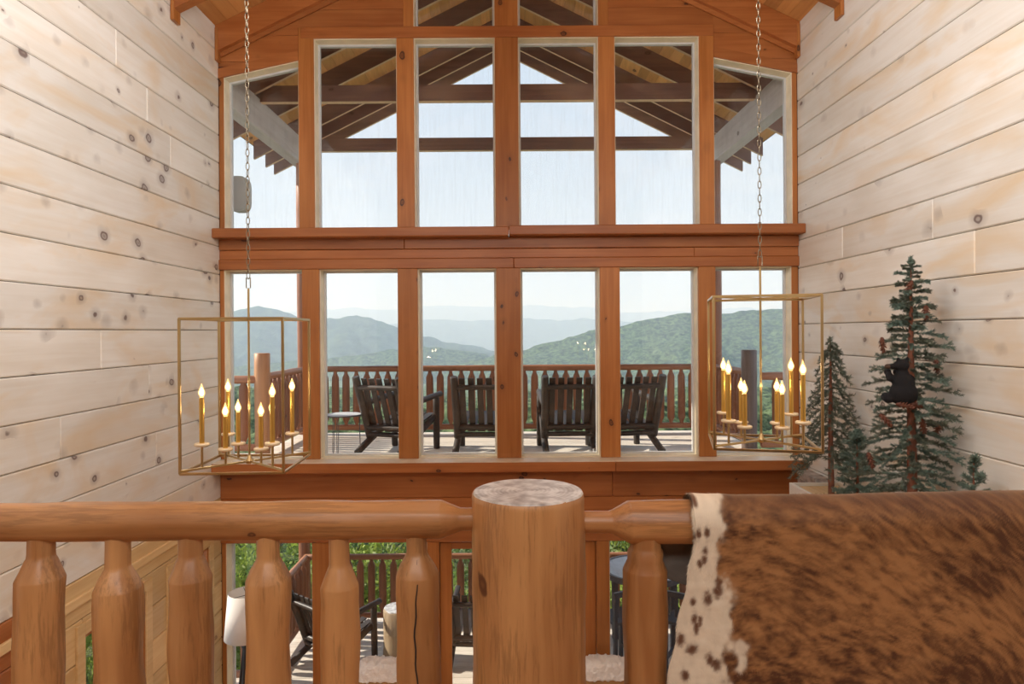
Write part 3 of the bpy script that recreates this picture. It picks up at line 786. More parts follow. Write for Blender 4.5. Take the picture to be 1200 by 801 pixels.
# balusters
bal = [(-42,27,15),(45,26.5,14.5),(137,27,13.8),(222.5,24.8,13.8),(312,25.8,13),(396,22.5,11.8),(488,25.5,12),(755,26.0,18),(845,26,14),(935,26,14),(1025,26,14),(1115,26,14)]
for i, (px, rb, rn) in enumerate(bal):
    Yb = RY; x = rx(px); r = rb/FOC*RY*0.985; n = rn/FOC*RY
    zb = R(-1.36); zt = zrail
    mb = MB()
    sh = rz(677 if i != 7 else 664) - zb; sd = i*2.71+0.6
    sh += 0.02*math.sin(i*2.3)
    prof = [(0, n*1.2), (0.02, n*1.25), (0.085, r*0.96), (0.10, r)]
    for t in range(1, 9): prof.append((0.10+(sh-0.10)*t/9, r*(1+0.035*math.sin(t*1.1+sd))))
    prof += [(sh-0.006, r*1.0), (sh, r*0.975), (sh+0.028, r*0.80), (sh+0.055, n*1.16), (sh+0.064, n*1.03), (sh+0.075, n), (zt-zb, n*0.98)]
    lean = 0.004*math.sin(i*1.9)
    mb.lathe((x-lean, Yb, zb), (x+lean, Yb, zt), prof, seg=40, rough=0.06, seed=sd, bend=0.006, facet=9)
    mb.build('baluster', M['log_Z'], rl)

# drying crack down the baluster next to the newel
xc = rx(488)+0.002; mb = MB(); pts = []
zc0, zc1 = R(-1.2), rz(650)
for t in range(25):
    f = t/24; z = zc0+(zc1-zc0)*f; w = 0.0022*math.sin(PI*min(1, f*1.02))**0.5+0.0003
    y = RY-0.0705+0.0 if f < 0.86 else RY-0.0705+(f-0.86)*0.22
    pts.append((xc+0.0035*math.sin(f*9)+0.002*math.sin(f*31), y, z, w))
vs = [(x-w, y, z) for x, y, z, w in pts]+[(x+w, y, z) for x, y, z, w in pts]+[(x, y+0.012, z) for x, y, z, w in pts]
n = len(pts); mb.add(vs, [(i, n+i, n+i+1, i+1) for i in range(n-1)]+[(i, i+1, 2*n+i+1, 2*n+i) for i in range(n-1)]+[(n+i+1, n+i, 2*n+i, 2*n+i+1) for i in range(n-1)])
mb.build('crack', M['black'], rl)['label'] = 'long dark drying crack'
# ================================================================== DECK RAILINGS (things)
def baluster_mesh(h, r, seed):
    mb = MB()
    n = r*0.5
    mb.lathe((0,0,0), (0,0,h), [(0,n),(0.05,n),(0.105,r*0.95),(0.125,r),(h*0.5,r*1.03),(h-0.13,r),(h-0.11,r*0.95),(h-0.058,n),(h,n)], seg=10, rough=0.10, seed=seed)
    return mb
def deck_rail(zd, label, sp, lab2):
    root = empty('deck_railing', (0, 10.0, zd)); tag(root, label, 'railing')
    zt = zd + 0.965; zl = zd + 0.11; hb = zt - zl - 0.02
    protos = []
    for k in range(4):
        o = baluster_mesh(hb, 0.053, k*3.3+zd).build('baluster', M['dlog_Z'], root, rel=True); protos.append(o)
    used = [0]
    def put(x, y, k):
        if used[0] < 4: o = protos[used[0]]
        else: o = protos[k%4].copy(); C.objects.link(o)
        used[0] += 1
        o.parent = root; o.location = Vector((x, y, zl+0.01)) - root.location; o.rotation_euler = (0,0,k*1.3)
    mb = MB(); mb.log((-3.02,10,zt), (0.02,10,zt), 0.043, seg=12, seed=zd, n=14); mb.build('top_rail', M['dlog_X'], root)
    mb = MB(); mb.log((0.022,10,zt), (3.02,10,zt), 0.044, seg=12, seed=zd+5, n=14); mb.build('top_rail', M['dlog_X'], root)
    mb = MB(); mb.log((-3.02,10,zl), (3.02,10,zl), 0.042, seg=10, seed=zd+2, n=14); mb.build('bottom_rail', M['dlog_X'], root)
    k = 0; x = -2.86
    while x < 2.88: put(x, 10.0, k); k += 1; x += sp
    for s_ in (-1, 1):
        xs = s_*3.0
        mb = MB(); mb.log((xs, 8.42, zt), (xs, 10.0, zt), 0.043, seg=12, seed=zd+s_, n=8); mb.build('side_top_rail', M['dlog_Y'], root)
        mb = MB(); mb.log((xs, 8.42, zl), (xs, 10.0, zl), 0.042, seg=10, seed=zd+s_*2, n=8); mb.build('side_bottom_rail', M['dlog_Y'], root)
        y = 8.55
        while y < 9.95: put(xs, y, k); k += 1; y += 0.16
        xo = s_*4.55
        mb = MB(); mb.log((s_*3.05, 8.3, zt-0.03), (xo, 8.3, zt-0.03), 0.048, seg=12, seed=zd+s_*4, n=8); mb.build('outer_top_rail', M['dlog_X'], root)
        mb = MB(); mb.log((s_*3.05, 8.3, zl), (xo, 8.3, zl), 0.045, seg=10, seed=zd+s_*5, n=8); mb.build('outer_bottom_rail', M['dlog_X'], root)
        x = 3.24
        while x < 4.5: put(s_*x, 8.3, k); k += 1; x += 0.18
        xp = -3.02 if s_ < 0 else 2.92
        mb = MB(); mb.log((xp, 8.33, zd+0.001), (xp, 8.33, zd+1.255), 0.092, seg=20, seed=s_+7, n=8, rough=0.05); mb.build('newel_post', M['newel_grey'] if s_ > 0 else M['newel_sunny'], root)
    return root
deck_rail(R(-1.5), 'log railing with turned-down balusters around the upper deck, in front of the mountains', 0.1535, '')
deck_rail(R(-4.25), 'log railing around the lower deck, seen under the loft rail against green trees', 0.163, '')

# ================================================================== LOG CHAIRS
def make_chair():
    c = empty('log_chair')
    m = M['chair']
    for s_ in (-1, 1):
        x = 0.295*s_
        mb = MB(); mb.log((x*1.0, -0.40, 0.045), (x*1.0, 0.44, 0.415), 0.042, seg=12, seed=s_*4, bend=0.006); mb.build('side_rail', m, c, rel=True)
        mb = MB(); mb.log((x, -0.12, 0.20), (x*1.03, -0.40, 0.965), 0.050, 0.045, seg=12, seed=s_*2, bend=0.008); mb.build('back_post', m, c, rel=True)
        mb = MB(); mb.log((x*1.08, 0.46, 0.001), (x*1.08, 0.45, 0.66), 0.042, seg=12, seed=s_+5, bend=0.008); mb.build('leg', m, c, rel=True)
        mb = MB(); mb.log((x*1.06, -0.29, 0.62), (x*1.10, 0.56, 0.70), 0.037, seg=12, seed=s_+7, bend=0.008); mb.build('arm', m, c, rel=True)
    def back(z): return -0.12 - 0.28*(z-0.20)/0.765
    for z, r in ((0.835, 0.032), (0.335, 0.036)):
        mb = MB(); mb.log((-0.29, back(z)-0.012, z), (0.29, back(z)-0.012, z), r, seg=10, seed=z); mb.build('crossbar', m, c, rel=True)
    mb = MB(); mb.log((-0.29, -0.16, 0.245), (0.29, -0.16, 0.245), 0.030, seg=10, seed=3); mb.build('seat_rail', m, c, rel=True)
    mb = MB(); mb.log((-0.29, 0.42, 0.42), (0.29, 0.42, 0.42), 0.030, seg=10, seed=4); mb.build('seat_rail', m, c, rel=True)
    for k in range(5):
        x = (k-2)*0.108
        mb = MB()
        a = (x, back(0.30)+0.028, 0.30); b = (x, back(0.93)+0.028, 0.945)
        L = (Vector(b)-Vector(a)).length; ang = math.atan2(a[1]-b[1], b[2]-a[2])
        Mx = Matrix.Translation(a) @ Matrix.Rotation(ang, 4, 'X')
        mb.box((-0.036, -0.010, 0), (0.036, 0.010, L), ch=0.003, M=Mx); mb.build('back_slat', m, c, rel=True)
        mb = MB(); a = (x*1.12, -0.17, 0.290); b = (x*1.12, 0.46, 0.455)
        L = (Vector(b)-Vector(a)).length; ang = math.atan2(b[2]-a[2], b[1]-a[1])
        Mx = Matrix.Translation(a) @ Matrix.Rotation(ang, 4, 'X')
        mb.box((-0.046, 0, -0.009), (0.046, L, 0.009), ch=0.003, M=Mx); mb.build('seat_slat', m, c, rel=True)
    return c
ch0 = make_chair()
UZ, LZ = R(-1.5), R(-4.25)
spots = [
 (463, 8.48, UZ, -24, 'dark log slat-back chair turned right, beside the wire table on the upper deck'),
 (565, 8.50, UZ, -3, 'dark log slat-back chair half hidden by the thick middle window post'),
 (664.5, 8.50, UZ, 1, 'dark log slat-back chair seen whole from behind, just right of the middle window post'),
 (734, 8.52, UZ, 12, 'dark log slat-back chair at the right end of the upper deck row'),
 (385, 8.80, LZ, -38, 'sunlit log slat-back chair at the left of the lower deck'),
 (556, 8.90, LZ, -4, 'dark log slat-back chair on the lower deck, just left of the thick loft newel post'),
]
for i, (px, Y, z, a, lab) in enumerate(spots):
    o = ch0 if i == 0 else copy_tree(ch0)
    o.location = ((px-CX)/FOC*Y, Y, z); o.rotation_euler = (0, 0, math.radians(a))
    tag(o, lab, 'chair', 'log slat-back chairs on the decks')

# wire side table on the upper deck
tb = empty('side_table', ((402-CX)/FOC*8.35, 8.35, UZ)); tag(tb, 'small round wire-legged side table on the upper deck, left of the first log chair', 'table')
mb = MB(); mb.lathe((0,0,0.485), (0,0,0.50), [(0,0.225),(0.004,0.232),(0.012,0.232),(0.015,0.228)], seg=32); mb.build('table_top', M['slate'], tb, rel=True)
mb = MB(); mb.lathe((0,0,0.500), (0,0,0.503), [(0,0.215),(0.003,0.212)], seg=32); mb.build('top_inlay', M['paleboard'], tb, rel=True)
for k in range(3):
    a = k*2*PI/3 + 0.4
    p = Vector((math.cos(a)*0.19, math.sin(a)*0.19, 0)); q = Vector((-math.sin(a), math.cos(a), 0))*0.02
    mb = MB(); mb.tube([p+q*0.6+Vector((0,0,0.485)), p*1.06+q*0.4+Vector((0,0,0.02)), p*1.06+Vector((0,0,0.005)), p*1.06-q*0.4+Vector((0,0,0.02)), p-q*0.6+Vector((0,0,0.485))], 0.004, seg=6); mb.build('leg', M['slate'], tb, rel=True)

# log stump on the lower deck
st = empty('stump_table', ((466-CX)/FOC*8.9, 8.9, LZ)); tag(st, 'upright peeled log stump used as a side table on the lower deck', 'table')
mb = MB(); mb.lathe((0,0,0.001), (0,0,0.66), [(0,0.20),(0.02,0.215),(0.2,0.205),(0.45,0.21),(0.64,0.215),(0.66,0.20)], seg=28, rough=0.07, seed=8); mb.build('trunk', M['stump'], st, rel=True)
mb = MB(); mb.lathe((0,0,0.655), (0,0,0.668), [(0,0.195),(0.010,0.195),(0.013,0.190)], seg=28, rough=0.07, seed=8); mb.build('cut_top', M['endgrain'], st, rel=True)
mb = MB(); mb.lathe((0.03,0,0.668), (0.03,0,0.671), [(0,0.055),(0.003,0.05)], seg=14, rough=0.2); mb.build('dark_hollow', M['black'], st, rel=True)

# bar table and two stools on the lower deck, right
bt = empty('bar_table', ((752-CX)/FOC*9.2, 9.2, LZ)); tag(bt, 'tall round table with pale boarded top on the lower deck, right of newel post', 'table')
mb = MB()
r_ = 0.52
for k in range(7):
    xa = -r_+0.148*k*1.0; xb = min(xa+0.146, r_)
    ps = []
    for t in range(5):
        x = xa+(xb-xa)*t/4; ps.append((x, math.sqrt(max(0, r_*r_*0.98-x*x))))
    top_ = [(x, y, 1.05) for x, y in ps] + [(x, -y, 1.05) for x, y in ps[::-1]]
    bot_ = [(x, y, 1.03) for x, y, z in top_]; n = len(top_)
    m2 = MB(); m2.add(top_+bot_, [list(range(n))[::-1], list(range(n, 2*n))]+[(i, (i+1)%n, n+(i+1)%n, n+i) for i in range(n)])
    m2.build('top_board', M['paleboard'], bt, rel=True)
mb = MB(); N_ = 40
vs = []; 
for k in range(N_):
    a = 2*PI*k/N_
    for rr, z in ((0.515,1.058),(0.55,1.058),(0.55,0.98),(0.515,0.98)): vs.append((math.cos(a)*rr, math.sin(a)*rr, z))
mb.add(vs, [(4*k+j, 4*k+(j+1)%4, 4*((k+1)%N_)+(j+1)%4, 4*((k+1)%N_)+j) for k in range(N_) for j in range(4)]); mb.build('rim', M['slate'], bt, rel=True)
for k in range(4):
    a = PI/4+k*PI/2 + 0.2; x, y = math.cos(a)*0.42, math.sin(a)*0.42
    mb = MB(); mb.box((x-0.04,y-0.04,0.001),(x+0.04,y+0.04,0.98), ch=0.004); mb.build('leg', M['slate'], bt, rel=True)
def stool(px, Y, rz_, lab, root=None):
    if root is None:
        s = empty('bar_stool')
        mb = MB(); mb.box((-0.2,-0.2,0.70),(0.2,0.2,0.735), ch=0.008); mb.build('seat', M['slate'], s, rel=True)
        for a in (-1,1):
            for b in (-1,1):
                mb = MB(); h = 1.08 if b < 0 else 0.70
                mb.box((a*0.18-0.022,b*0.18-0.022,0.001),(a*0.18+0.022,b*0.18+0.022,h), ch=0.003); mb.build('leg', M['slate'], s, rel=True)
            mb = MB(); mb.box((a*0.18-0.015,-0.16,0.25),(a*0.18+0.015,0.16,0.285)); mb.build('footrest', M['slate'], s, rel=True)
        for k in range(4):
            mb = MB(); mb.box((-0.15+k*0.1-0.02,-0.19,0.80),(-0.15+k*0.1+0.02,-0.17,1.06)); mb.build('back_slat', M['slate'], s, rel=True)
        mb = MB(); mb.box((-0.2,-0.2,1.03),(0.2,-0.16,1.10), ch=0.005); mb.build('top_bar', M['slate'], s, rel=True)
    else: s = copy_tree(root)
    s.location = ((px-CX)/FOC*Y, Y, LZ); s.rotation_euler = (0,0,rz_)
    tag(s, lab, 'stool', 'dark stools at the tall round table'); return s
s0 = stool(722, 8.45, 0.5, 'dark slatted bar stool left of the tall round table on the lower deck')
stool(800, 8.35, -0.5, 'dark slatted bar stool right of the tall round table, beside the hanging cowhide', s0)

# wall box outside, upper left window
bx = empty('outdoor_junction_box', W(281, 228, 7.62)); tag(bx, 'rounded light grey plastic box on the outer wall beside the upper left window', 'box')
mb = MB(); c_ = [(0.107*math.cos(t)*abs(math.cos(t))**-0.45 if abs(math.cos(t))>1e-6 else 0, 0.195*(math.sin(t))*abs(math.sin(t))**-0.45 if abs(math.sin(t))>1e-6 else 0) for t in [2*PI*k/32+0.01 for k in range(32)]]
mb.prism(c_, -0.07, 0.07); mb.prism([(x*0.9,z*0.93) for x,z in c_], -0.085, -0.07); mb.build('case', M['box_grey'], bx, rel=True)
mb = MB(); mb.box((-0.22, -0.02, -0.05), (-0.10, 0.02, 0.05)); mb.box((-0.235,-0.245,-0.06),(-0.215,0.05,0.06)); mb.build('bracket', M['box_grey'], bx, rel=True)

# ================================================================== CHANDELIERS
def chandelier(cx, cy, zb, zt, half, rz_, label, zceil):
    c = empty('chandelier', (cx, cy, zb), rz_); tag(c, label, 'chandelier', 'two brass cage chandeliers hung on long chains')
    H = zt - zb; h = half; b = 0.0062; m = M['brass']
    mb = MB()
    for sx in (-1,1):
        for sy in (-1,1): mb.box((sx*h-b, sy*h-b, 0), (sx*h+b, sy*h+b, H), ch=0.001)
    for z in (0, H):
        for s_ in (-1,1):
            mb.box((-h, s_*h-b, z-b), (h, s_*h+b, z+b), ch=0.001); mb.box((s_*h-b, -h, z-b), (s_*h+b, h, z+b), ch=0.001)
    mb.build('cage_frame', m, c, rel=True)
    for a in (PI/4, -PI/4):
        mb = MB(); Mr = Matrix.Rotation(a, 4, 'Z'); d = h*math.sqrt(2)
        mb.box((-d, -0.006, 0.008), (d, 0.006, 0.019), ch=0.001, M=Mr); mb.build('cross_arm', m, c, rel=True)
        mb = MB(); mb.box((-d, -0.005, H-0.008), (d, 0.005, H-0.018) if False else (d, 0.005, H+0.002), M=Mr); mb.build('top_arm', m, c, rel=True)
    mb = MB(); mb.lathe((0,0,0.0), (0,0,0.05), [(0,0.010),(0.006,0.022),(0.022,0.022),(0.03,0.012),(0.05,0.009)], seg=14); mb.build('hub', m, c, rel=True)
    mb = MB(); mb.cyl((0,0,0.03), (0,0,H+0.165), 0.0058, seg=10); mb.build('rod', m, c, rel=True)
    mb = MB(); mb.tube([(-0.011,0,H+0.168),(0.011,0,H+0.168),(0.011,0,H+0.222),(-0.011,0,H+0.222)], 0.003, seg=6, closed=True); mb.build('coupler', M['chain'], c, rel=True)
    mb = MB(); z = H+0.215; k = 0; top_ = zceil - zb
    while z < top_-0.03:
        pts = []
        for t in range(12):
            a = 2*PI*t/12; u = math.cos(a)*0.0085; v = math.sin(a)*0.0215
            pts.append((u if k%2 == 0 else 0.15*u, 0.15*u if k%2 == 0 else u, z+0.0215+v))
        mb.tube(pts, 0.0024, seg=6, closed=True); z += 0.0365; k += 1
    mb.build('chain', M['chain'], c, rel=True)
    mb = MB(); mb.lathe((0,0,top_-0.035), (0,0,top_+0.02), [(0,0.02),(0.01,0.055),(0.055,0.06)], seg=20); mb.build('ceiling_canopy', m, c, rel=True)
    for (a, zc, ls) in ((0.178, 0.125, 0.232), (0.092, 0.085, 0.165)):
        for sx in (-1,1):
            for sy in (-1,1):
                x, y = sx*a, sy*a
                mb = MB(); mb.cyl((x,y,0.012), (x,y,zc), 0.0062, seg=10); mb.build('stem', m, c, rel=True)
                mb = MB(); mb.lathe((x,y,zc), (x,y,zc+0.016), [(0,0.030),(0.003,0.037),(0.013,0.038),(0.016,0.034)], seg=22); mb.build('drip_cup', M['cup'], c, rel=True)
                cd = MB(); cd.lathe((x,y,zc+0.016), (x,y,zc+0.016+ls), [(0,0.0125),(ls,0.0125)], seg=16); cd = cd.build('candle_sleeve', M['sleeve'], c, rel=True)
                mb = MB(); z0 = zc+0.016+ls
                mb.lathe((x,y,z0), (x,y,z0+0.072), [(0,0.008),(0.006,0.010),(0.018,0.0165),(0.028,0.0170),(0.042,0.0125),(0.056,0.0065),(0.072,0.0015)], seg=14)
                mb.build('flame_bulb', M['bulb'], cd, rel=True)
                mb = MB(); mb.lathe((x,y,z0+0.012), (x,y,z0+0.05), [(0,0.004),(0.010,0.0095),(0.020,0.0085),(0.030,0.004),(0.038,0.001)], seg=10)
                mb.build('filament', M['filament'], cd, rel=True)
    return c
chandelier(-1.40, 3.665, R(-0.700), R(0.074), 0.255, math.radians(2.0), 'brass cage chandelier with lit candle bulbs hanging by the left wall', RZ-RS*1.40-0.0)
chandelier(1.335, 3.63, R(-0.600), R(0.168), 0.253, math.radians(-13.5), 'brass cage chandelier with lit candle bulbs hanging at the right, beside the artificial fir trees', RZ-RS*1.335-0.0)
# ================================================================== LOWER ROOM: lamp, chairs with fleece
fl = empty('floor_lamp', (-2.66, 6.86, 0)); tag(fl, 'tripod floor lamp with white drum shade in the lower left corner by the window', 'lamp')
zt_ = R(-2.60); zb_ = R(-3.045)
mb = MB(); n = 32
mb.lathe((0,0,zb_), (0,0,zt_), [(0,0.215),(zt_-zb_,0.175)], seg=32); 
o = MB(); vs = []
for k in range(n):
    a = 2*PI*k/n
    for rr, z in ((0.215,zb_),(0.175,zt_),(0.170,zt_),(0.210,zb_)): vs.append((math.cos(a)*rr, math.sin(a)*rr, z))
o.add(vs, [(4*k+j, 4*((k+1)%n)+j, 4*((k+1)%n)+(j+1)%4, 4*k+(j+1)%4) for k in range(n) for j in range(4)], True)
o.build('lamp_shade', M['shade'], fl, rel=True)
mb = MB(); mb.cyl((0,0,1.22),(0,0,1.50),0.012); mb.lathe((0,0,1.20),(0,0,1.24),[(0,0.05),(0.02,0.055),(0.04,0.03)],seg=16)
for k in range(3):
    a = k*2*PI/3; mb.cyl((0,0,zt_-0.03),(math.cos(a)*0.172,math.sin(a)*0.172,zt_-0.008),0.003,seg=6)
mb.build('fitting', M['black'], fl, rel=True)
for k in range(3):
    a = k*2*PI/3+2.6
    mb = MB(); mb.log((math.cos(a)*0.03,math.sin(a)*0.03,1.24),(math.cos(a)*0.235,math.sin(a)*0.235,0.002),0.018,0.014,seg=10,rough=0); mb.build('leg', M['black'], fl, rel=True)
def armchair(px, Y, label, lab2, root=None):
    x = (px-CX)/FOC*Y
    if root is None:
        c = empty('armchair')
        m = M['leather']
        mb = MB(); mb.box((-0.30,-0.32,0.28),(0.30,0.24,0.46),ch=0.04); mb.build('seat', m, c, rel=True)
        mb = MB(); mb.box((-0.28,0.16,0.40),(0.28,0.30,1.10),ch=0.05); mb.build('backrest', m, c, rel=True)
        for s_ in (-1,1):
            mb = MB(); mb.box((s_*0.34-0.05,-0.32,0.28),(s_*0.34+0.05,0.28,0.66),ch=0.03); mb.build('arm', m, c, rel=True)
            for t in (-0.27,0.24):
                mb = MB(); mb.log((s_*0.3,t,0.001),(s_*0.3,t,0.29),0.022,seg=10,rough=0); mb.build('leg', M['black'], c, rel=True)
    else: c = copy_tree(root)
    c.location = (x, Y, 0); tag(c, label, 'chair', 'tan leather armchairs in the room below')
    # fleece draped over the back: arch section swept across, pulled in at the ends
    nu, nv = 40, 44
    u = np.linspace(-1, 1, nu)[None, :]; v = np.linspace(0, 1, nv)[:, None]
    th = PI*(v-0.5)*1.0
    yy = np.where(v < 0.3, -0.105, np.where(v > 0.7, 0.105, 0.105*np.sin((v-0.5)/0.2*PI/2)))
    zz = np.where(v < 0.3, -0.13*(0.3-v)/0.3, np.where(v > 0.7, -0.28*(v-0.7)/0.3, 0.055*np.cos((v-0.5)/0.2*PI/2)))
    X = 0.24*u*(1-0.10*np.abs(v-0.5)) + 0*v; edge = 1 - np.abs(u)**6*0.25
    no = fbm(u*9+5+0*v, v*14+0*u, 3, 3)-0.5
    Yg = yy*1.0*edge + 0*u + no*0.03*np.sign(yy); Zg = 1.105+zz*edge + no*0.05 - 0.03*np.abs(u)**4
    o = grid_mesh('sheepskin', X+0*v, Yg, Zg, M['fleece'])
    o.location = (x, Y+0.23, 0); md = o.modifiers.new('thick', 'SOLIDIFY'); md.thickness = 0.02
    tag(o, lab2, 'throw', 'white sheepskins over the armchair backs')
    return c
a0 = armchair(440, 6.45, 'tan leather armchair below the loft, seen between the left balusters', 'white sheepskin over the left armchair back, seen between the left balusters')
armchair(712, 6.45, 'tan leather armchair below the loft, just right of the newel post', 'white sheepskin over the right armchair back, just right of the newel post', a0)

# ================================================================== FIREPLACE LEDGE, RIGHT
fp = empty('fireplace', (2.84, 5.1, 0)); tag(fp, 'stone chimney breast with a white-edged top ledge carrying the artificial trees', 'fireplace')
FZ = R(-1.455)
def fbox(n, a, b, m, ch=0.004):
    mb = MB(); mb.box(a, b, ch=ch); return mb.build(n, m, fp)
fbox('chimney_core', (2.70, 3.7, 0.0), (3.045, 6.30, FZ-0.06), M['mortar'], 0)
fbox('ledge_board', (2.63, 3.66, FZ-0.06), (3.045, 6.34, FZ), M['natural_Y'])
fbox('ledge_rim', (2.60, 3.64, FZ-0.08), (2.628, 6.37, FZ+0.028), M['white']); fbox('ledge_rim', (2.628, 6.342, FZ-0.08), (3.045, 6.37, FZ+0.028), M['white'])
rnd = random.Random(3)
def stone(a, b, seed):
    mb = MB(); nx = 4
    cx_, cy_, cz_ = [(a[i]+b[i])/2 for i in range(3)]; hx, hy, hz = [(b[i]-a[i])/2 for i in range(3)]
    vs = []; fs = []
    import itertools
    n = 3; idx = {}
    for i, j, k in itertools.product(range(n+1), repeat=3):
        if i in (0,n) or j in (0,n) or k in (0,n):
            p = Vector((i/n*2-1, j/n*2-1, k/n*2-1)); q = p.normalized()*1.25; p = p*0.72+q*0.28
            nn = mnoise.noise(Vector((p.x*1.3+seed, p.y*1.3, p.z*1.3)))*0.22
            p = p*(1+nn-0.03)
            idx[i,j,k] = len(vs); vs.append((cx_+p.x*hx, cy_+p.y*hy, cz_+p.z*hz))
    for i, j in itertools.product(range(n), repeat=2):
        for k in (0, n):
            fs.append((idx[i,j,k], idx[i+1,j,k], idx[i+1,j+1,k], idx[i,j+1,k]))
            fs.append((idx[i,k,j], idx[i+1,k,j], idx[i+1,k,j+1], idx[i,k,j+1]))
            fs.append((idx[k,i,j], idx[k,i+1,j], idx[k,i+1,j+1], idx[k,i,j+1]))
    mb.add(vs, fs); return mb.build('stone', M['stone'], fp)
fbox('chimney_return', (2.96, 6.37, 0.0), (3.045, 6.90, R(-1.50)), M['mortar'], 0)
for zr, zh in ((R(-1.50),0.08),(R(-1.62),0.12),(R(-1.77),0.14),(R(-1.93),0.15),(R(-2.10),0.16)):
    y = 6.37
    while y < 6.85:
        w = rnd.uniform(0.12, 0.26); y1 = min(y+w, 6.92)
        stone((2.90, y, zr), (3.03, y1, zr+zh), rnd.random()*50); y = y1
for zr, zh in ((R(-1.70),0.15),(R(-1.88),0.17),(R(-2.06),0.17)):
    y = 3.7
    while y < 6.25:
        w = rnd.uniform(0.2, 0.4); y1 = min(y+w, 6.3)
        stone((2.60, y, zr), (2.74, y1, zr+zh), rnd.random()*50); y = y1

# ---- artificial fir trees
def branch_mesh(name, L, mat, rs, needles, nl, side=3, droop=0.25, wid=0.0013, cross=True):
    """a wired fir twig along +X with side twigs, bristling with flat needles"""
    rn = np.random.RandomState(rs)
    segs = []      # (p0, p1)
    main = []
    for t in range(7):
        f = t/6; main.append(np.array([L*f, 0.02*L*math.sin(f*3+rs), -droop*L*f*f]))
    for a, b in zip(main[:-1], main[1:]): segs.append((a, b, 1.0))
    for k in range(side):
        f = 0.30+0.60*(k+0.5)/side; p = np.array([L*f, 0, -droop*L*f*f])
        sgn = 1 if k%2 else -1; l = L*(0.42-0.25*f)*rn.uniform(0.8,1.3)
        d = np.array([0.75, sgn*0.62, rn.uniform(-0.25,0.2)]); segs.append((p, p+d*l, 0.9))
    lens = np.array([np.linalg.norm(b-a) for a, b, s in segs]); pr = lens/lens.sum()
    V = []; F = []
    which = rn.choice(len(segs), needles, p=pr)
    for i in range(needles):
        a, b, s = segs[which[i]]; f = rn.rand(); p = a+(b-a)*f; d = (b-a)/np.linalg.norm(b-a)
        q = rn.randn(3); q -= d*q.dot(d); q /= np.linalg.norm(q)
        tip = p + (d*0.75+q*0.85)*nl*rn.uniform(0.7,1.1)*s
        w = np.cross(tip-p, rn.randn(3)); w = w/np.linalg.norm(w)*wid
        n0 = len(V); V += [p-w, p+w, tip+w*0.5, tip-w*0.5]; F.append((n0, n0+1, n0+2, n0+3))
    mb = MB(); mb.add(V, F)
    for a, b, s in segs: mb.cyl(a, b, 0.0032, seg=4, r1=0.002)
    return mb
def cone_mesh():
    mb = MB(); L = 0.10
    mb.lathe((0,0,0),(0,0,-L),[(0,0.006),(0.02,0.012),(0.06,0.012),(L,0.003)],seg=8)
    for k in range(40):
        t = k/40; a = k*2.399; r = 0.027*math.sin(PI*(0.12+0.85*t))**0.7
        c = Vector((math.cos(a), math.sin(a), 0)); u = Vector((-math.sin(a), math.cos(a), 0))
        z = -L*t; p = c*0.008+Vector((0,0,z)); q = c*r+Vector((0,0,z-0.012))
        mb.add([p-u*0.005, p+u*0.005, q+u*0.007, q+c*0.002+Vector((0,0,-0.003)), q-u*0.007], [(0,1,2,3,4)])
        mb.add([p-u*0.004+Vector((0,0,-0.002)), p+u*0.004+Vector((0,0,-0.002)), q+Vector((0,0,-0.002))], [(0,1,2)])
    return mb
def fir(x, y, h, rad, label, nb, mats, seed, trunk_r, bare=0.1, needles=260, nl=0.017, droop=0.3, up=0.2, xmax=3.02, cones=(), taper=1.0, tw=0.0013, bark='bark'):
    root = empty('artificial_fir_tree', (x, y, FZ)); tag(root, label, 'tree')
    mb = MB(); mb.lathe((0,0,0.001),(0,0,h*0.97),[(0,trunk_r*1.15),(h*0.3,trunk_r),(h*0.6,trunk_r*0.75),(h*0.97,0.004)],seg=12,rough=0.12,seed=seed,bend=0.012); mb.build('trunk', M[bark], root, rel=True)
    rn = random.Random(seed)
    protos = {}
    for i in range(nb):
        f = (i+0.5)/nb; z = h*(bare+(0.985-bare)*f); Lb = rad*((1-f)**taper*0.92+0.10)*rn.uniform(0.62,1.18)
        a = i*2.39996+rn.uniform(-0.25,0.25)
        lim = (xmax-x)/max(0.05, math.cos(a)) if math.cos(a) > 0.05 else 9
        Lb = min(Lb, max(0.06, lim))
        key = (round(Lb/(rad*0.2)), i%2)
        if key not in protos:
            L0 = max(0.4, key[0])*rad*0.2
            mb = branch_mesh('b', L0, None, seed*10+key[0]*2+key[1], int(needles*max(0.35, L0/rad)), nl, side=max(2, int(7*L0/rad)), droop=droop, wid=tw)
            o = mb.build('branch', mats[i%len(mats)], root, rel=True); protos[key] = (o, L0)
        else:
            o = protos[key][0].copy(); C.objects.link(o); o.parent = root
        s_ = Lb/protos[key][1]
        o.location = (0, 0, z); o.scale = (s_, s_, s_)
        o.rotation_euler = (rn.uniform(-0.3,0.3), -(up*(0.25+1.9*f*f))+rn.uniform(-0.12,0.12), a)
    top = branch_mesh('t', 0.12*h if h < 1 else 0.16, None, seed+3, int(needles*0.45), nl, side=2, droop=0, wid=tw).build('leader', mats[0], root, rel=True)
    top.rotation_euler = (0, -PI/2, 0); top.location = (0,0,h-(0.12*h if h < 1 else 0.16))
    pc = None
    for (dx, dy, dz, tx, ty) in cones:
        if pc is None: pc = cone_mesh().build('pine_cone', M['cone'], root, rel=True); o = pc
        else: o = pc.copy(); C.objects.link(o); o.parent = root
        o.location = (dx, dy, dz); o.rotation_euler = (tx, ty, dx*9)
    return root
def cpos(px, py, x0, y0, dy):       # cone position relative to the tree base, from its place in the photograph
    p = W(px, py, y0+dy); return (p.x-x0, dy, p.z-FZ)
TX, TY = 2.765, 4.70
cn = []
